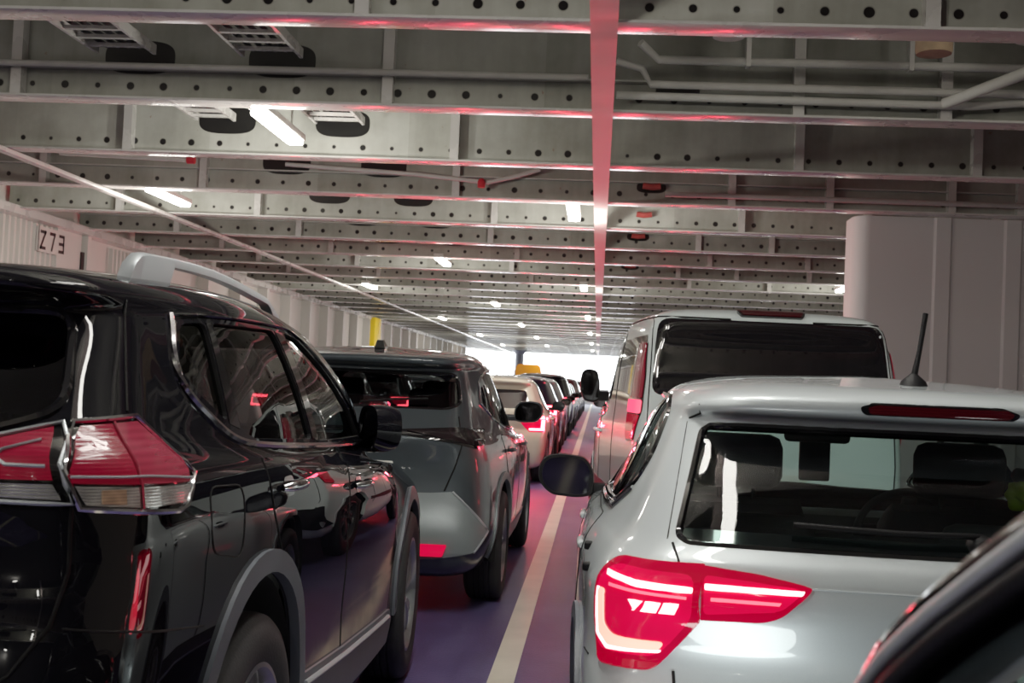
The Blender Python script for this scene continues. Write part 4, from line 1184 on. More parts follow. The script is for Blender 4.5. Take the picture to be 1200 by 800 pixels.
def deck_floor_mat():
    m, nt, out = new_mat('deck_paint')
    p = nt.nodes.new('ShaderNodeBsdfPrincipled'); p.inputs['Specular IOR Level'].default_value = .3
    tc = N(nt, 'ShaderNodeTexCoord')
    no = N(nt, 'ShaderNodeTexNoise', Scale=1.2, Detail=8., Roughness=.65); nt.links.new(tc.outputs['Object'], no.inputs['Vector'])
    mp = N(nt, 'ShaderNodeMapping'); mp.inputs['Scale'].default_value = (3., .25, 1.); nt.links.new(tc.outputs['Object'], mp.inputs['Vector'])
    n2 = N(nt, 'ShaderNodeTexNoise', Scale=2., Detail=6.); nt.links.new(mp.outputs[0], n2.inputs['Vector'])
    cr = nt.nodes.new('ShaderNodeValToRGB')
    cr.color_ramp.elements[0].position = .30; cr.color_ramp.elements[0].color = (.036, .030, .085, 1)
    cr.color_ramp.elements[1].position = .72; cr.color_ramp.elements[1].color = (.115, .10, .20, 1)
    e = cr.color_ramp.elements.new(.5); e.color = (.068, .057, .145, 1)
    mx = N(nt, 'ShaderNodeMix', data_type='FLOAT'); mx.inputs[0].default_value = .5
    nt.links.new(no.outputs['Fac'], mx.inputs[2]); nt.links.new(n2.outputs['Fac'], mx.inputs[3])
    nt.links.new(mx.outputs[0], cr.inputs[0]); nt.links.new(cr.outputs[0], p.inputs['Base Color'])
    mr = N(nt, 'ShaderNodeMapRange'); mr.inputs['To Min'].default_value = .38; mr.inputs['To Max'].default_value = .62
    nt.links.new(n2.outputs['Fac'], mr.inputs['Value']); nt.links.new(mr.outputs[0], p.inputs['Roughness'])
    n3 = N(nt, 'ShaderNodeTexNoise', Scale=60., Detail=4.); nt.links.new(tc.outputs['Object'], n3.inputs['Vector'])
    b = N(nt, 'ShaderNodeBump', Strength=.25, Distance=.01); nt.links.new(n3.outputs['Fac'], b.inputs['Height']); nt.links.new(b.outputs[0], p.inputs['Normal'])
    nt.links.new(p.outputs[0], out.inputs[0])
    return m

def web_mat(name, col, hole_pitch, hole_z, hole_r, seed, ovals=()):
    """painted steel web with a row of round drain holes and a few oval cable openings; x along the beam, z above its flange"""
    m, nt, out = new_mat(name)
    p = nt.nodes.new('ShaderNodeBsdfPrincipled'); p.inputs['Roughness'].default_value = .42
    tc = N(nt, 'ShaderNodeTexCoord')
    sp = N(nt, 'ShaderNodeSeparateXYZ'); nt.links.new(tc.outputs['Object'], sp.inputs[0])
    def M(op, a, b=None, c=None):
        n = N(nt, 'ShaderNodeMath', operation=op)
        for i, v in enumerate((a, b, c)):
            if v is None: continue
            if isinstance(v, (int, float)): n.inputs[i].default_value = v
            else: nt.links.new(v, n.inputs[i])
        return n.outputs[0]
    X, Z = sp.outputs[0], sp.outputs[2]
    cell = M('FLOOR', M('DIVIDE', M('ADD', X, 50 + seed * .13), hole_pitch))
    wn = N(nt, 'ShaderNodeTexWhiteNoise', noise_dimensions='1D'); nt.links.new(M('ADD', cell, seed * 7.3), wn.inputs['W'])
    fx = M('SUBTRACT', M('MODULO', M('ADD', X, 50 + seed * .13), hole_pitch), hole_pitch / 2)
    dz = M('SUBTRACT', Z, hole_z)
    d = M('SQRT', M('ADD', M('MULTIPLY', fx, fx), M('MULTIPLY', dz, dz)))
    rr = M('ADD', hole_r * .55, M('MULTIPLY', wn.outputs['Value'], hole_r * .6))
    hole = M('LESS_THAN', d, rr)
    ring = M('LESS_THAN', d, M('ADD', rr, .008))
    for ox, oz, a, b in ovals:
        q = M('ADD', M('POWER', M('ABSOLUTE', M('DIVIDE', M('SUBTRACT', X, ox), a)), 3.), M('POWER', M('ABSOLUTE', M('DIVIDE', M('SUBTRACT', Z, oz), b)), 3.))
        hole = M('MAXIMUM', hole, M('LESS_THAN', q, 1.))
    no = N(nt, 'ShaderNodeTexNoise', Scale=1.6, Detail=7., Roughness=.6); nt.links.new(tc.outputs['Object'], no.inputs['Vector'])
    mx = N(nt, 'ShaderNodeMix', data_type='RGBA')
    mx.inputs[6].default_value = (*[c * q for c, q in zip(col, (.62, .62, .58))], 1); mx.inputs[7].default_value = (*[min(1, c * 1.28) for c in col], 1)
    pn = N(nt, 'ShaderNodeTexWhiteNoise', noise_dimensions='1D'); nt.links.new(M('FLOOR', M('DIVIDE', M('ADD', X, 60 + seed * 1.7), 2.35)), pn.inputs['W'])
    mv = N(nt, 'ShaderNodeMapping'); mv.inputs['Scale'].default_value = (6., 1., .7); nt.links.new(tc.outputs['Object'], mv.inputs['Vector'])
    st = N(nt, 'ShaderNodeTexNoise', Scale=1.5, Detail=5.); nt.links.new(mv.outputs[0], st.inputs['Vector'])
    fac = M('ADD', M('MULTIPLY', M('SUBTRACT', no.outputs['Fac'], .5), 1.5), M('ADD', M('MULTIPLY', pn.outputs['Value'], .55), M('MULTIPLY', st.outputs['Fac'], .45)))
    mx.clamp_factor = True
    nt.links.new(fac, mx.inputs[0])
    # rust freckles
    v = N(nt, 'ShaderNodeTexNoise', Scale=9., Detail=5.); nt.links.new(tc.outputs['Object'], v.inputs['Vector'])
    rs = M('MULTIPLY', M('GREATER_THAN', v.outputs['Fac'], .735), .6)
    m2 = N(nt, 'ShaderNodeMix', data_type='RGBA'); nt.links.new(rs, m2.inputs[0]); nt.links.new(mx.outputs[2], m2.inputs[6]); m2.inputs[7].default_value = (.20, .10, .06, 1)
    m3 = N(nt, 'ShaderNodeMix', data_type='RGBA'); nt.links.new(M('MULTIPLY', ring, .35), m3.inputs[0]); nt.links.new(m2.outputs[2], m3.inputs[6]); m3.inputs[7].default_value = (.10, .08, .07, 1)
    m4 = N(nt, 'ShaderNodeMix', data_type='RGBA'); nt.links.new(hole, m4.inputs[0]); nt.links.new(m3.outputs[2], m4.inputs[6]); m4.inputs[7].default_value = (.008, .008, .008, 1)
    nt.links.new(m4.outputs[2], p.inputs['Base Color'])
    nt.links.new(p.outputs[0], out.inputs[0])
    return m

WEBC = (.30, .305, .275)
W_MATS = [web_mat(f'beam_web_paint_{i}', [c * k for c in WEBC], .30 + .02 * i, .125, .034, i,
          [(-4.45, .40, .34, .16), (-3.08, .40, .32, .16), (.62, .22, .20, .075)] if i % 2 else [(-4.45, .40, .34, .16), (-3.08, .40, .32, .16)]) for i, k in enumerate((1., .86, 1.1, .94))]
M_FLANGE = principled('beam_flange_paint', (.44, .43, .405), .30, coat=.8, coat_rough=.16, var=.2, vscale=2.5, bump=.25, bscale=7., rvar=.12)
M_GIRDER = principled('girder_brake_glow_tint', (.47, .42, .41), .42, var=.2, spec=.35, vscale=3., bump=.35, bscale=5., rvar=.1)  # pink tint stands in for brake-lamp reflections along the girder
M_CEIL = principled('deckhead_paint', (.42, .42, .39), .6, var=.3, vscale=1.5)
M_PIPE = principled('pipe_paint', (.42, .415, .385), .4, var=.2, vscale=5., bump=.1, bscale=40.)
M_REDP = principled('red_pipe_paint', (.32, .05, .045), .4, var=.35, vscale=6.)
M_WALL = principled('white_wall_paint', (.50, .48, .44), .45, var=.1, vscale=.8)
M_CASE = principled('casing_paint', (.47, .455, .45), .42, var=.06, vscale=.8, bump=.06, bscale=2.5)
M_YEL = principled('yellow_paint', (.75, .50, .02), .4, var=.1, vscale=2.)
M_LINE = principled('lane_line_paint', (.62, .58, .48), .5, var=.25, vscale=3., bump=.15, bscale=50.)
M_INK = principled('black_stencil_paint', (.015, .015, .015), .6)
M_POST = principled('dark_post_paint', (.10, .10, .12), .5)
M_CABLE = principled('cable_sheath', (.02, .02, .022), .6)
E_TUBE = emit_mat('lamp_diffuser', (1., .97, .90), 16.)
M_FIX = principled('fixture_housing', (.62, .62, .58), .4)

fl = box('floor', XL - .3, 14., Y0, Y1 + 4, -.06, 0., deck_floor_mat()); tag(fl, kind='structure')
ce = box('ceiling', XL - .3, 14., Y0, Y1, ZC + .85, ZC + .95, M_CEIL); tag(ce, kind='structure')
ln = box('lane_line', -.475, -.345, Y0, Y1, .0, .004, M_LINE); tag(ln, 'cream painted lane line running down the purple deck', 'road marking', kind='structure')
for x, lb in ((-3.35, 'cream lane line left of the row of dark cars'), (2.75, 'cream lane line right of the silver car')):
    q = box('lane_line', x - .065, x + .065, Y0, Y1, .0, .004, M_LINE); tag(q, lb, 'road marking', kind='structure')

# beams across the deck
def make_beam(y, i, near):
    bm = bmesh.new(); add_box(bm, XL, 12., -.012, .012, .0, .86)
    w = obj('ceiling_beam', bm, W_MATS[i % 4]); w.location = (0, y, ZC + .022)
    tag(w, f'painted steel ceiling beam, number {i + 1} counted from the nearest in view' if i >= 0 else 'painted steel ceiling beam behind the camera', 'beam', 'ceiling beams', 'structure')
    box('beam_flange', XL, 12., -.14, .14, -.022, .0, M_FLANGE, w, .004)
    if near:
        for sx in ([2.15, 4.1, 6.05, 8.0] if i % 2 == 0 else [1.7, 3.0, 4.6, 5.5, 7.2]) + [-1.75 - .3 * (i % 2), -5.6, -7.9]:
            box('stiffener', sx - .05, sx + .05, -.13, -.012, .0, .84, W_MATS[(i + 2) % 4] if False else M_FLANGE, w)
        if i % 2:
            box('web_ledge', XL, 12., -.10, -.012, .27, .285, M_PIPE, w)
    return w
nb = int((Y1 - BEAM0) / BEAMD)
for i in range(-7, nb + 1):
    y = BEAM0 + BEAMD * i
    make_beam(y, i, -1 <= i < 9)
gd = box('ceiling_girder', -.152, .036, Y0, Y1, -.05, -.024, M_GIRDER); gd.location = (0, 0, ZC + .0); tag(gd, 'girder flange tinted pink as from brake lamps, running along the middle of the ceiling', 'girder', kind='structure')
bm = bmesh.new(); add_box(bm, -.07, -.05, Y0, Y1, -.024, .0); obj('girder_web', bm, M_FLANGE, gd)
cb = box('ceiling_conduit', -7.14, -7.02, Y0, Y1, ZC - .06, ZC - .005, M_FLANGE, None, .01); tag(cb, 'pale steel strip running along the ceiling above the left lanes', 'conduit', kind='structure')

# pipes along and across the deckhead
def pipe(name, pts, r, mat, label, cat='pipe', group=None, clamps=()):
    t = tube(name, pts, r, mat, None, 10)
    tag(t, label, cat, group)
    for p in clamps:
        bm = bmesh.new(); add_box(bm, p[0] - .02, p[0] + .02, p[1] - r - .012, p[1] + r + .012, p[2] - r - .012, p[2] + r + .3)
        obj('pipe_hanger', bm, M_FLANGE, t)
    return t
yb = BEAM0 + BEAMD
pipe('ceiling_pipe', [(.25, yb - .55, ZC + .52), (.42, yb - .42, ZC + .41), (3.0, yb - .42, ZC + .41), (8., yb - .42, ZC + .41)], .038, M_PIPE, 'upper grey pipe across the ceiling behind the first beam', clamps=[(1.2, yb - .42, ZC + .41), (2.6, yb - .42, ZC + .41), (4.0, yb - .42, ZC + .41)])
pipe('ceiling_pipe', [(.05, yb - .3, ZC + .42), (.28, yb - .3, ZC + .36), (.36, yb - .3, ZC + .22), (3.0, yb - .3, ZC + .215), (8., yb - .3, ZC + .215)], .034, M_PIPE, 'middle grey pipe bending down beside the pink girder')
pipe('ceiling_pipe', [(.06, yb - .22, ZC + .135), (3.2, yb - .22, ZC + .12), (3.6, yb - .22, ZC + .16), (8., yb - .22, ZC + .17)], .036, M_PIPE, 'lowest grey pipe just above the second beam flange')
pipe('ceiling_pipe', [(XL, yb - .2, ZC + .29), (-.2, yb - .2, ZC + .29)], .030, M_PIPE, 'long grey pipe along the left half of the second beam')
pipe('ceiling_pipe', [(2.9, yb - .4, ZC + .09), (3.45, yb - .9, ZC + .26)], .05, M_PIPE, 'slanting grey pipe near the right edge of the ceiling')
yb3 = BEAM0 + 3 * BEAMD
pipe('ceiling_pipe', [(-4.4, yb3 - .25, ZC + .36), (-2.6, yb3 - .25, ZC + .28), (-1.6, yb3 - .25, ZC + .20), (-1.2, yb3 - .25, ZC + .30), (-.9, yb3 - .25, ZC + .40)], .03, M_PIPE, 'thin grey pipe sagging in front of the fourth beam')
pipe('ceiling_pipe', [(.8, yb3 - .25, ZC + .12), (8., yb3 - .25, ZC + .12)], .034, M_PIPE, 'grey pipe along the right half of the fourth beam')
for k, nm in ((3, 'fourth'), (4, 'fifth'), (5, 'sixth'), (7, 'eighth')):
    y = BEAM0 + k * BEAMD
    t = pipe('sprinkler_coupling', [(.50, y - .10, ZC + .25), (.62, y - .10, ZC + .235), (.74, y - .10, ZC + .25)], .045, M_REDP, f'dark red pipe coupling in the opening of the {nm} ceiling beam', 'pipe', 'red couplings beside the girder')
pipe('sprinkler_pipe', [(-7.3, yb3 - .9, ZC + .30), (-5.55, yb3 - .9, ZC + .26)], .03, M_PIPE, 'short pale pipe with a red end near the left ceiling strip')
v = lathe('ceiling_valve', [(-.06, .0), (-.06, .05), (.02, .055), (.06, .03), (.06, 0)], principled('red_fitting', (.40, .02, .03), .4), None, 16, 'Z'); v.location = (-1.68, yb3 - .3, ZC + .18); tag(v, 'small red valve hanging from the sagging grey pipe', 'valve')
v2 = lathe('ceiling_valve', [(-.05, .0), (-.05, .05), (.05, .05), (.05, 0)], MATS['red_fitting'], None, 16, 'X'); v2.location = (-5.5, yb3 - .9, ZC + .26); tag(v2, 'small red fitting at the end of the short pale pipe', 'valve')

# round cable drums and boxes hung up between beams
for k, (x, y, z, r) in enumerate(((.95, BEAM0 + 1.5, ZC + .50, .13), (2.62, BEAM0 + 1.6, ZC + .43, .14), (3.35, BEAM0 + 1.4, ZC + .50, .15))):
    d = lathe('ceiling_fitting', [(-.12, .0), (-.12, r), (-.09, r * 1.05), (.1, r * 1.05), (.34, r * .9), (.34, 0)], M_PIPE if k != 1 else principled('rusty_paint', (.30, .22, .14), .6, var=.4, vscale=12.), None, 24, 'Z')
    d.location = (x, y, z + .02)
    tag(d, ('round grey fitting hanging beside the pink girder', 'rust-stained round fitting hanging above the upper grey pipe', 'round grey fitting furthest right above the pipes')[k], 'fitting')

# cable ladders running along the deck
def ladder(x, w, y0, y1, z, label):
    t = thing('cable_ladder', label, 'cable ladder', (x, (y0 + y1) / 2, z), 0, 'cable ladders under the ceiling')
    h = (y1 - y0) / 2
    for s in (-1, 1): box('side_rail', s * w - .015, s * w + .015, -h, h, -.04, .05, M_FLANGE, t)
    for k in range(int(2 * h / .26)):
        y = -h + .13 + k * .26; box('rung', -w + .015, w - .015, y - .025, y + .025, -.03, .0, M_FLANGE, t)
    bm = bmesh.new()
    for k in range(5): add_tube(bm, [(-w + .08 + k * w * .38, -h, .03), (-w + .06 + k * w * .38, 0, .035), (-w + .09 + k * w * .38, h, .03)], .022, 6)
    tag(obj('cables', bm, M_CABLE, t), kind='stuff')
    return t
ladder(-4.45, .27, 8.45, 10.6, ZC + .40, 'first cable ladder from the left above the black SUV, behind the nearest beam')
ladder(-3.08, .27, 8.45, 10.6, ZC + .40, 'second cable ladder behind the nearest beam, left of the tube lamp')
ladder(-4.45, .22, 11.1, 13.2, ZC + .36, 'small cable ladder behind the second beam, left of the nearest tube lamp')
ladder(-3.02, .27, 11.1, 13.2, ZC + .36, 'cable ladder just right of the nearest tube lamp')
ladder(-4.45, .22, 16.5, 18.4, ZC + .36, 'cable ladder behind the fourth beam near the second tube lamp')
ladder(-2.95, .25, 16.5, 18.4, ZC + .36, 'distant cable ladder behind the fourth beam left of the pink girder')

# tube lamps
def lamp(x, y, label, ln=1.5):
    t = thing('ceiling_lamp', label, 'ceiling lamp', (x, y, ZC + .02), 0, 'fluorescent lamps under the ceiling')
    box('housing', -.10, .10, -ln / 2, ln / 2, -.005, .07, M_FIX, t, .015)
    box('diffuser', -.085, .085, -ln / 2 + .03, ln / 2 - .03, -.055, -.004, E_TUBE, t, .02)
    for s in (-.5, .5): tube('hanger', [(0, s, .06), (0, s, .80)], .012, M_FIX, t, 6)
    for q in ((-.45, .45) if x != .11 else ()):  # added fill lights, set below the tubes and left out of reflections
        ld = bpy.data.lights.new('tube_fill_light', 'POINT'); ld.shadow_soft_size = .09; ld.energy = LAMP_W; ld.color = (1., .95, .86)
        lo = bpy.data.objects.new('tube_fill_light', ld); C.objects.link(lo); lo.location = (x, y + q, ZC - .42); lo.visible_glossy = False
    return t
LAMP_W = 62.
cols = [(-3.37, [-14.25 + 13.1 * k for k in range(8)], 'fluorescent lamp above the black SUV row'),
        (-6.41, [1.5 + 15.6 * k for k in range(6)], 'fluorescent lamp over the far left lanes'),
        (-.45, [-9.2 + 13.2 * k for k in range(8)], 'fluorescent lamp beside the pink girder'),
        (.11, [3.1], 'fluorescent lamp right above the silver car'),
        (5.56, [27.8, 41., 55., 69.], 'fluorescent lamp at the right behind the casing')]
order = ('nearest', 'second', 'third', 'fourth', 'fifth', 'sixth', 'seventh', 'eighth')
for x, ys, lb in cols:
    n = 0
    for y in ys:
        if y > Y1 - 4: continue
        if y > 7.5:
            lab = f'{lb}, {order[n]} from the camera along its row'; n += 1
        else: lab = lb if y > 2 else f'{lb}, behind the camera'
        lamp(x, y, lab)

# added fill lights without fixtures, hidden behind the first beam
for x in (-6., -3.8, -1.4, 1.2, 3.2, 5.2):
    ld = bpy.data.lights.new('bay_fill_light', 'POINT'); ld.shadow_soft_size = .12; ld.energy = 6.; ld.color = (1., .95, .86)
    lo = bpy.data.objects.new('bay_fill_light', ld); C.objects.link(lo); lo.location = (x, BEAM0 + .45, ZC + .45); lo.visible_glossy = False
# left wall: corrugated plating between flat frames
def corrug(name, x, y0, y1, z0, z1, pitch, dep, mat):
    bm = bmesh.new(); prev = None; y = y0; pts = []
    while y < y1:
        pts += [(0, y), (0, y + pitch * .45), (dep, y + pitch * .55), (dep, y + pitch * .9)]; y += pitch
    for a, b in pts:
        c = (bm.verts.new((x + a, min(b, y1), z0)), bm.verts.new((x + a, min(b, y1), z1)))
        if prev: bm.faces.new((prev[0], c[0], c[1], prev[1]))
        prev = c
    return obj(name, bm, mat)
wl = box('wall_left', XL - .3, XL - .1, Y0, Y1 - 9, 0, ZC + .85, M_WALL); tag(wl, kind='structure')
bm = bmesh.new()
tag(corrug('trim_1', XL - .09, 14., 20.75, .0, 3.88, .19, .07, M_WALL), kind='structure')
tag(corrug('trim_2', XL - .09, 23.2, 25.9, .0, 3.80, .19, .07, M_WALL), kind='structure')
def fr(i, y0, y1, d=.16, mat=None, z1=3.95):
    return tag(box(f'trim_{i}', XL - .1, XL + d, y0, y1, 0, z1, mat or M_WALL), kind='structure')
fr(3, 20.75, 21.75, .02)
fr(4, 21.85, 22.0, .10)
for k in range(24): fr(5 + k, 26.0 + 2.6 * k, 26.22 + 2.6 * k, .20)
tag(box('trim_30', XL - .1, XL + .25, Y0, Y1 - 9, 3.86, 4.0, M_FLANGE), kind='structure')
yp = tag(box('yellow_post', XL + .02, XL + .40, 49.5, 50.9, 0, 3.95, M_YEL, None, .02), 'yellow painted post standing against the left wall', 'post')
tag(box('wall_slot', XL + .0, XL + .05, 21.72, 21.84, 3.05, 3.55, M_INK), 'narrow black slot in the left wall beside the stencilled panel', 'slot')
# stencilled marking Z 7 3
def glyph(bm, strokes, y, z, s, x, w=.05):
    for (a, b), (c, d) in strokes:
        p, q = Vector((0, a, b)), Vector((0, c, d)); t = (q - p).normalized(); n = Vector((0, -t.z, t.y)) * w / 2
        p = p - t * w / 2; q = q + t * w / 2
        V = [bm.verts.new((x, y + (u.y) * s, z + u.z * s)) for u in (p + n, q + n, q - n, p - n)]
        bm.faces.new(V)
pl = tag(box('wall_sign', XL - .01, XL + .026, 20.0, 21.08, 3.38, 3.82, M_WALL), 'white panel on the left wall stencilled Z 7 3 in black', 'sign')
G = {'Z': [((0, 1), (.6, 1)), ((.6, 1), (0, 0)), ((0, 0), (.6, 0))], '7': [((0, 1), (.6, 1)), ((.6, 1), (.25, 0))], '3': [((0, 1), (.6, 1)), ((.6, 1), (.6, 0)), ((0, .5), (.6, .5)), ((0, 0), (.6, 0))]}
for ch, y in (('Z', 20.10), ('7', 20.46), ('3', 20.82)):
    bm = bmesh.new(); glyph(bm, G[ch], y, 3.45, .28, XL + .030, .20); obj('stencil_letter' if ch == 'Z' else 'stencil_digit', bm, M_INK, pl)
bm = bmesh.new(); glyph(bm, [((0, 0), (0, 1))], 20.02, 3.40, .42, XL + .030, .06); obj('stencil_bar', bm, M_INK, pl)

# right wall and the engine casing
wr = box('wall_right', XR + .1, XR + .3, Y0, Y1 - 14, 0, ZC + .85, M_WALL); tag(wr, kind='structure')
for k in range(14): tag(box(f'trim_{40 + k}', XR - .1, XR + .1, 22. + 4 * k, 22.2 + 4 * k, 0, 4.0, M_WALL), kind='structure')
CX, CY = 3.42, 16.55
bm = bmesh.new()
n = 8
prof = [(CX + .6, CY + .9), (CX, CY + .6)]
for k in range(n + 1):
    a = PI + PI / 2 * k / n; prof.append((CX + .22 + .22 * math.cos(a), CY + .22 + .22 * math.sin(a)))
x = CX + .22
for k in range(9):
    x0 = CX + 1.05 + k * .93
    prof += [(x0, CY), (x0 + .03, CY - .035), (x0 + .22, CY - .035), (x0 + .25, CY)]
prof.append((13., CY))
prev = None
for a, b in prof:
    c = (bm.verts.new((a, b, 0)), bm.verts.new((a, b, ZC - .0)))
    if prev: bm.faces.new((prev[1], c[1], c[0], prev[0]))
    prev = c
bmesh.ops.recalc_face_normals(bm, faces=bm.faces)
cs = obj('wall_casing', bm, M_CASE, None, 30); tag(cs, kind='structure')
# the stern opening
tag(box('wall_back', XL - .3, 14., Y0 - .3, Y0, 0, ZC + .85, principled('dark_light_block', (.05, .05, .05), .6, var=.3)), kind='structure')  # unseen dark end wall, added to keep bright reflections off the cars
tag(box('wall_far', 2.6, 14., Y1 - .3, Y1, 0, ZC + .85, M_WALL), kind='structure')
ps = tag(lathe('steel_pillar', [(0, .0), (0, .42), (.05, .42), (.06, .33), (ZC - .3, .33), (ZC - .05, .55), (ZC, .55), (ZC, 0)], M_POST, None, 24, 'Z'), 'dark pillar beside the orange truck at the bright exit', 'pillar'); ps.location = (-5.95, 90., 0)
rb = thing('guard_rail', 'thin dark upright railing at the left of the bright exit', 'railing', (-8.0, Y1 - 3, 0))
box('rail', -.9, 1.9, -.03, .03, 1.95, 2.05, M_POST, rb)
for k in range(7): box('upright', -.9 + .45 * k - .04, -.9 + .45 * k + .04, -.04, .04, 0, 3.1 - .12 * k, M_POST, rb)
br = box('bow_ramp', -8.2, 2.5, Y1 + .5, Y1 + 3.5, .0, 1.25, M_PIPE); tag(br, 'pale closed ramp low across the bright exit', 'ramp')
# ------------------------------------------------------------------ cars in their places
suv = make_suv(); suv.location = (-1.775, 2.15, 0)
tag(suv, 'black SUV with silver roof rails and unlit tail lamp at the left')
hatch = make_hatch(); hatch.location = (.86, 2.87, 0)
tag(hatch, 'silver crossover hatchback with a lit red tail lamp and roof aerial')
van = make_van(); van.location = (1.265, 8.6, 0); van.rotation_euler.z = math.radians(4.8)
cross = make_crossover(); cross.location = (-1.49, 7.15, 0)
own = make_own(); own.location = (.89, -1.52, 0)

LANE = 'cars queueing ahead in the left lane'
cream = make_far('family_car', 'cream hatchback with glowing red tail lamp ahead of the grey crossover', L_hatch, (.80, 3.36), P_CREAM, True, (1.36, 1.09), 1.03, (.76, 1.01))
cream.location = (-1.60, 17.3, 0); cream['group'] = LANE
dark = make_far('family_car', 'dark blue hatchback directly ahead of the cream hatchback', L_hatch, (.80, 3.36), P_BLUE, True, (1.36, 1.09), 1.06, (.86, 1.07))
dark.location = (-1.62, 22.9, 0); dark['group'] = LANE
tall = make_far('family_car', 'tall dark car with bright red brake lamps far down the left lane', L_crossover, (.96, 3.62), P_BLACK, True, (1.44, 1.16), 1.06, (.90, 1.12))
tall.location = (-1.62, 33.6, 0); tall['group'] = LANE
def again(src, loc, label, paint, group=LANE, rz=0.):
    c = copy_tree(src); c.location = loc; c.rotation_euler.z = rz; c['label'] = label; c['group'] = group
    for ch in c.children:
        if ch.name.startswith(('body', 'door_handle')) and paint:
            ch.material_slots[0].link = 'OBJECT'; ch.material_slots[0].material = paint
    return c
again(dark, (-1.64, 28.2, 0), 'mid grey hatchback third in line ahead of the grey crossover', P_MID)
again(dark, (-1.60, 39.4, 0), 'pale hatchback just ahead of the tall dark car with brake lamps', P_PALE)
again(cream, (-1.62, 44.8, 0), 'silver hatchback with lit lamps, sixth in line down the left lane', P_SILVER)
again(tall, (-1.60, 50.6, 0), 'dark red tall car with lit lamps, seventh in line down the left lane', P_RED)
again(dark, (-1.60, 56.4, 0), 'dark blue hatchback eighth in line down the left lane', P_BLUE)
again(cream, (-1.62, 62.0, 0), 'white hatchback with lit lamps, ninth in line down the left lane', P_WHITE)
again(tall, (-1.60, 68.0, 0), 'black tall car last in line before the bright exit', P_BLACK)
RL = 'cars queueing ahead of the white van'
again(tall, (1.02, 18.6, 0), 'mid grey tall car directly ahead of the white van', P_MID, RL)
again(cream, (1.06, 25.0, 0), 'pale green hatchback second ahead of the white van', P_PALE, RL)
again(dark, (1.04, 31.0, 0), 'dark hatchback third ahead of the white van', P_BLUE, RL)
LL = 'cars queueing in the far left lane'
for k, (src, paint, lb) in enumerate(((tall, P_MID, 'mid grey tall car in the far left lane, nearest of its queue'), (dark, P_BLACK, 'black hatchback second in the far left queue'), (cream, P_SILVER, 'silver hatchback third in the far left queue'), (tall, P_BLUE, 'dark blue tall car fourth in the far left queue'))):
    again(src, (-4.75, 18.6 + 5.9 * k, 0), lb, paint, LL)
truck = make_truck(); truck.location = (-4.55, 78., 0)
# hi-vis jacket inside the silver car
bm = bmesh.new(); bmesh.ops.create_icosphere(bm, subdivisions=4, radius=1.)
for v in bm.verts:
    c = v.co; k = 1 + .16 * math.sin(5 * c.x + 2 * c.z) * math.sin(4 * c.y + 1) + .08 * math.sin(11 * c.z + 3 * c.x)
    v.co = Vector((c.x * .055 * k * (1.0 - .25 * c.z), c.y * .05 * k, c.z * .062 * k))
jk = obj('high_visibility_jacket', bm, principled('hi_vis_fabric', (.42, .55, .02), .7, bump=.4, bscale=60.), None, 60); jk.location = (1.475, 4.22, 1.165)
tag(jk, 'bundled yellow-green high visibility jacket inside the silver car at the right', 'jacket')
bm = bmesh.new(); bmesh.ops.create_icosphere(bm, subdivisions=3, radius=1.)
for v in bm.verts: c = v.co; v.co = Vector((c.x * .05, c.y * .05, c.z * .03 * (1 + .2 * math.sin(7 * c.x))))
hd = obj('collar', bm, principled('brown_lining', (.10, .06, .03), .8), jk, 60); hd.location = (.002, 0, .055)

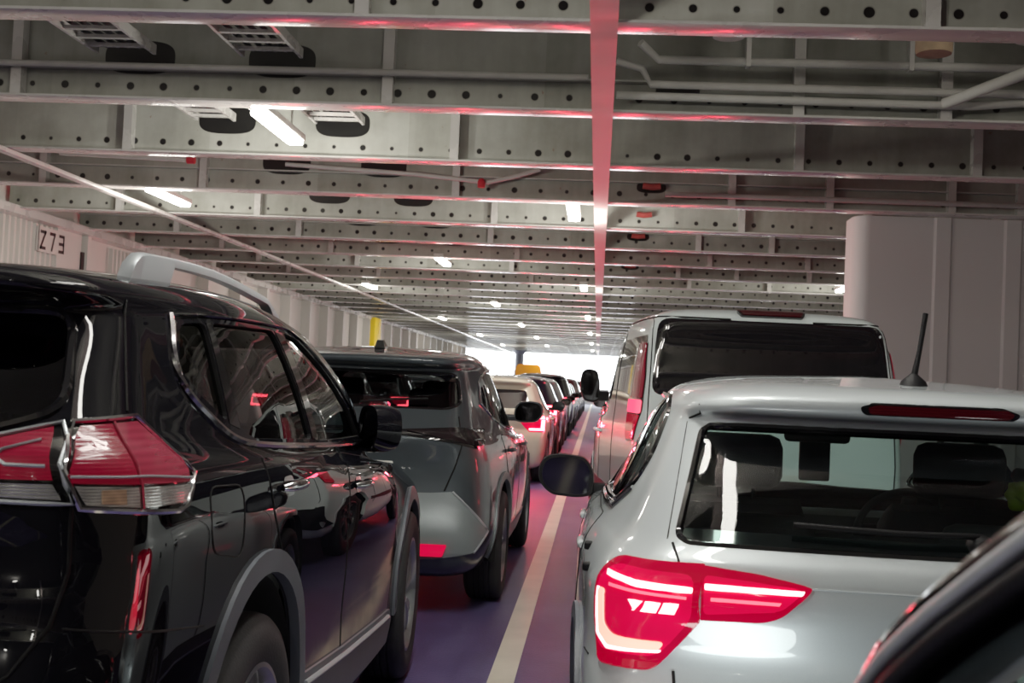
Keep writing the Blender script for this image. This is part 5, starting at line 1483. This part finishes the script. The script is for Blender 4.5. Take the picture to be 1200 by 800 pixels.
# ------------------------------------------------------------------ light, sky, camera
for x in (.34, 1.44):                                  # dipped headlamps of the car the picture is taken from
    ld = bpy.data.lights.new('head_lamp_beam', 'AREA'); ld.shape = 'ELLIPSE'; ld.size = .36; ld.size_y = .15; ld.energy = 1.0; ld.color = (.93, 1., .97)
    lo = bpy.data.objects.new('head_lamp_beam', ld); C.objects.link(lo); lo.location = (x, 2.64, .58); lo.rotation_euler = (PI / 2 + .12, 0, 0)
w = bpy.data.worlds.new('sky'); bpy.context.scene.world = w; w.use_nodes = True
nt = w.node_tree; nt.nodes.clear()
o = nt.nodes.new('ShaderNodeOutputWorld'); bg = nt.nodes.new('ShaderNodeBackground')
bg.inputs[0].default_value = (.93, .97, 1., 1); bg.inputs[1].default_value = 5.
nt.links.new(bg.outputs[0], o.inputs[0])

cd = bpy.data.cameras.new('camera'); cam = bpy.data.objects.new('camera', cd); C.objects.link(cam)
F_, VPx, VPy, ROLL = 1400., 700., 453., .045
d = Vector((VPx - 600, VPy - 400, F_)).normalized(); e = Vector((1, ROLL, 0))
r = (e - d * e.dot(d)).normalized(); up = -(d.cross(r))
cx = Vector((r.x, d.x, up.x)); cy = Vector((r.y, d.y, up.y)); cz = Vector((r.z, d.z, up.z))   # image right, down, into the picture
R = Matrix((cx, -cy, -cz)).transposed()
cam.matrix_world = Matrix.Translation((0, 0, EYE)) @ R.to_4x4()
cd.sensor_width = 36; cd.lens = 36 * F_ / 1200; cd.clip_start = .02; cd.clip_end = 400
cd.dof.use_dof = True; cd.dof.focus_distance = 5.; cd.dof.aperture_fstop = 8.
sc = bpy.context.scene; sc.camera = cam
sc.view_settings.view_transform = 'Standard'; sc.view_settings.look = 'None'; sc.view_settings.exposure = .85; sc.view_settings.gamma = 1.
vs = sc.view_settings; vs.use_curve_mapping = True; cm = vs.curve_mapping      # soft shoulder, like a phone's tone mapping
cm.white_level = (4., 4., 4.); cm.use_clip = True
cv = cm.curves[3]
for a, b in ((.005, .026), (.025, .118), (.075, .27), (.15, .42), (.25, .58), (.5, .82)): cv.points.new(a, b)
cm.update()
sc.cycles.use_denoising = True; sc.cycles.max_bounces = 10; sc.cycles.diffuse_bounces = 6; sc.cycles.glossy_bounces = 5; sc.cycles.transparent_max_bounces = 24
sc.cycles.sample_clamp_indirect = 6.; sc.cycles.caustics_reflective = False; sc.cycles.caustics_refractive = False; sc.cycles.blur_glossy = .5
sc.cycles.use_light_tree = True
